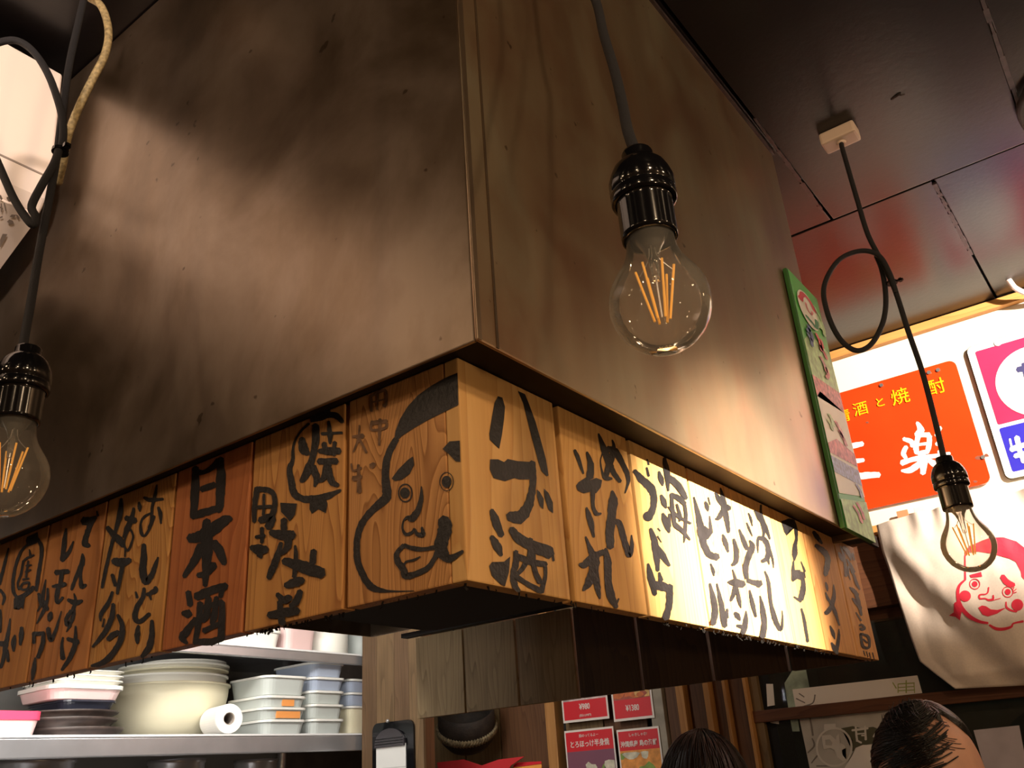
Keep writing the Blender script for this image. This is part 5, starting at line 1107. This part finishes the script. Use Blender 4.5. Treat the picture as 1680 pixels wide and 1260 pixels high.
    for s in (-1, 1):
        for (r, dy, m, n_) in ((.0085, -.0835, M_EYE, 'eye'), (.0042, -.0890, M_IRIS, 'iris')):
            bm = bmesh.new(); bmesh.ops.create_uvsphere(bm, u_segments=14, v_segments=10, radius=r)
            bmesh.ops.transform(bm, matrix=HT @ Matrix.Translation((s*.030, dy, .001)) @ Matrix.Diagonal((1.3 if n_ == 'eye' else 1, 1, .6 if n_ == 'eye' else 1, 1)), verts=bm.verts[:]); obj(n_, bm, m, t_, smooth=True)
        bm = bmesh.new(); tube(bm, [(s*.014, -.094, .022), (s*.030, -.093, .027), (s*.046, -.082, .023)], .003, 6, 4); bmesh.ops.transform(bm, matrix=HT, verts=bm.verts[:]); obj('eyebrow', bm, hair, t_, smooth=True)
    return t_
rgh = random.Random(11)
def dirp(az, el, k=1.0):
    """point on the skull; az 0 = face (-Y), el elevation"""
    return Vector((.074*k*math.cos(el)*math.sin(az), -.096*k*math.cos(el)*math.cos(az), .115*k*math.sin(el)))
def man_hair():
    bm = bmesh.new(); n, m = 72, 26; g = []
    for i in range(n):
        az = -math.pi+2*math.pi*i/n
        # hairline elevation: high over the forehead, higher on the person's left temple, low at the back
        f = .5+.5*math.cos(az)
        low = -.45+1.62*f**1.05+.16*math.exp(-((az-.55)/.30)**2)-.05*math.sin(az*9)*f+.20*math.exp(-((az+.60)/.3)**2)
        if abs(az) > 1.35 and abs(az) < 1.9: low = max(low, .05)
        row = []
        for j in range(m+1):
            el = low+(math.pi/2-low)*j/m; k = 1.012+.055*min(1, j/4)+.012*math.sin(az*17+el*4)*min(1, j/3)*.5
            row.append(bm.verts.new(dirp(az, el, k)) if j < m else None)
        g.append(row)
    top = bm.verts.new(dirp(0, math.pi/2, 1.065))
    for i in range(n):
        A_, B_ = g[i], g[(i+1) % n]
        for j in range(m-1): bm.faces.new((A_[j], B_[j], B_[j+1], A_[j+1]))
        bm.faces.new((A_[m-1], B_[m-1], top))
    # strands combed over, all sweeping the same way
    for q in range(230):
        az0 = rgh.uniform(-2.4, -.75); el0 = rgh.uniform(.15, 1.25); k = rgh.uniform(1.058, 1.085)
        pts = [dirp(az0+.22*t, min(1.46, el0+.13*t-.01*t*t), k+.004*math.sin(t+q)) for t in range(5)]
        tube(bm, pts, .0009, 4, 2)
    for q in range(60):   # loose wisps standing off the crown
        az0 = rgh.uniform(-2.0, -.6); el0 = rgh.uniform(.7, 1.35)
        pts = [dirp(az0-.10*t, el0+.02*t, 1.06+.022*t+.008*rgh.random()) for t in range(4)]
        tube(bm, pts, .0005, 4, 2)
    for q in range(20):   # thin strands lying over the forehead
        az0 = rgh.uniform(-.95, -.1); el0 = rgh.uniform(.75, 1.15)
        pts = [dirp(az0+.13*t, el0-.015*t+.01*math.sin(q), 1.03-.004*t) for t in range(5)]
        tube(bm, pts, .0005, 4, 2)
    return bm
def woman_hair():
    bm = bmesh.new(); n, m = 64, 28; g = []
    for i in range(n):
        az = -math.pi+2*math.pi*i/n; f = .5+.5*math.cos(az)
        low = -1.0+1.75*f**2.2; row = []
        for j in range(m):
            el = low+(math.pi/2-low)*j/m; k = 1.10+.015*math.sin(az*23+el)*(1-j/m)-.02*math.exp(-(math.sin(az)/.08)**2)*(j/m)
            p = dirp(az, el, k)
            if el < 0: p.x *= 1+.35*abs(math.sin(el)); p.y = p.y*(1+.35*abs(math.sin(el)))+.01; p.z -= .02*abs(el)
            row.append(bm.verts.new(p))
        g.append(row)
    top = bm.verts.new(dirp(0, math.pi/2, 1.09))
    for i in range(n):
        A_, B_ = g[i], g[(i+1) % n]
        for j in range(m-1): bm.faces.new((A_[j], B_[j], B_[j+1], A_[j+1]))
        bm.faces.new((A_[m-1], B_[m-1], top))
    for q in range(150):
        az0 = rgh.uniform(.5, 5.8); el0 = 1.45; k = rgh.uniform(1.105, 1.125)
        pts = [dirp(az0+.05*math.sin(q+t), el0-.32*t, k) for t in range(7)]
        tube(bm, pts, .0009, 4, 2)
    return bm
mc = atd(1527, 1287, 1.33); print('man head', mc.z)
person('person', 'balding man with dark combed-over hair, head bowed, before the glass door', mc, mc.z+.115, math.radians(38), math.radians(20), M_HAIR, man_hair,
       mat('dark_shirt', (.02, .02, .025), .8), mat('dark_trousers', (.02, .02, .02), .9))
wc = atd(1162, 1318, 1.62); print('woman head', wc.z)
person('person', 'person with smooth dark brown hair seen from behind below the amber posts', wc, wc.z+.115, math.radians(175), math.radians(4), M_HAIRB, woman_hair,
       mat('black_jumper', (.015, .012, .014), .9), mat('navy_trousers', (.015, .018, .03), .9), True)
S.cycles.use_denoising = True
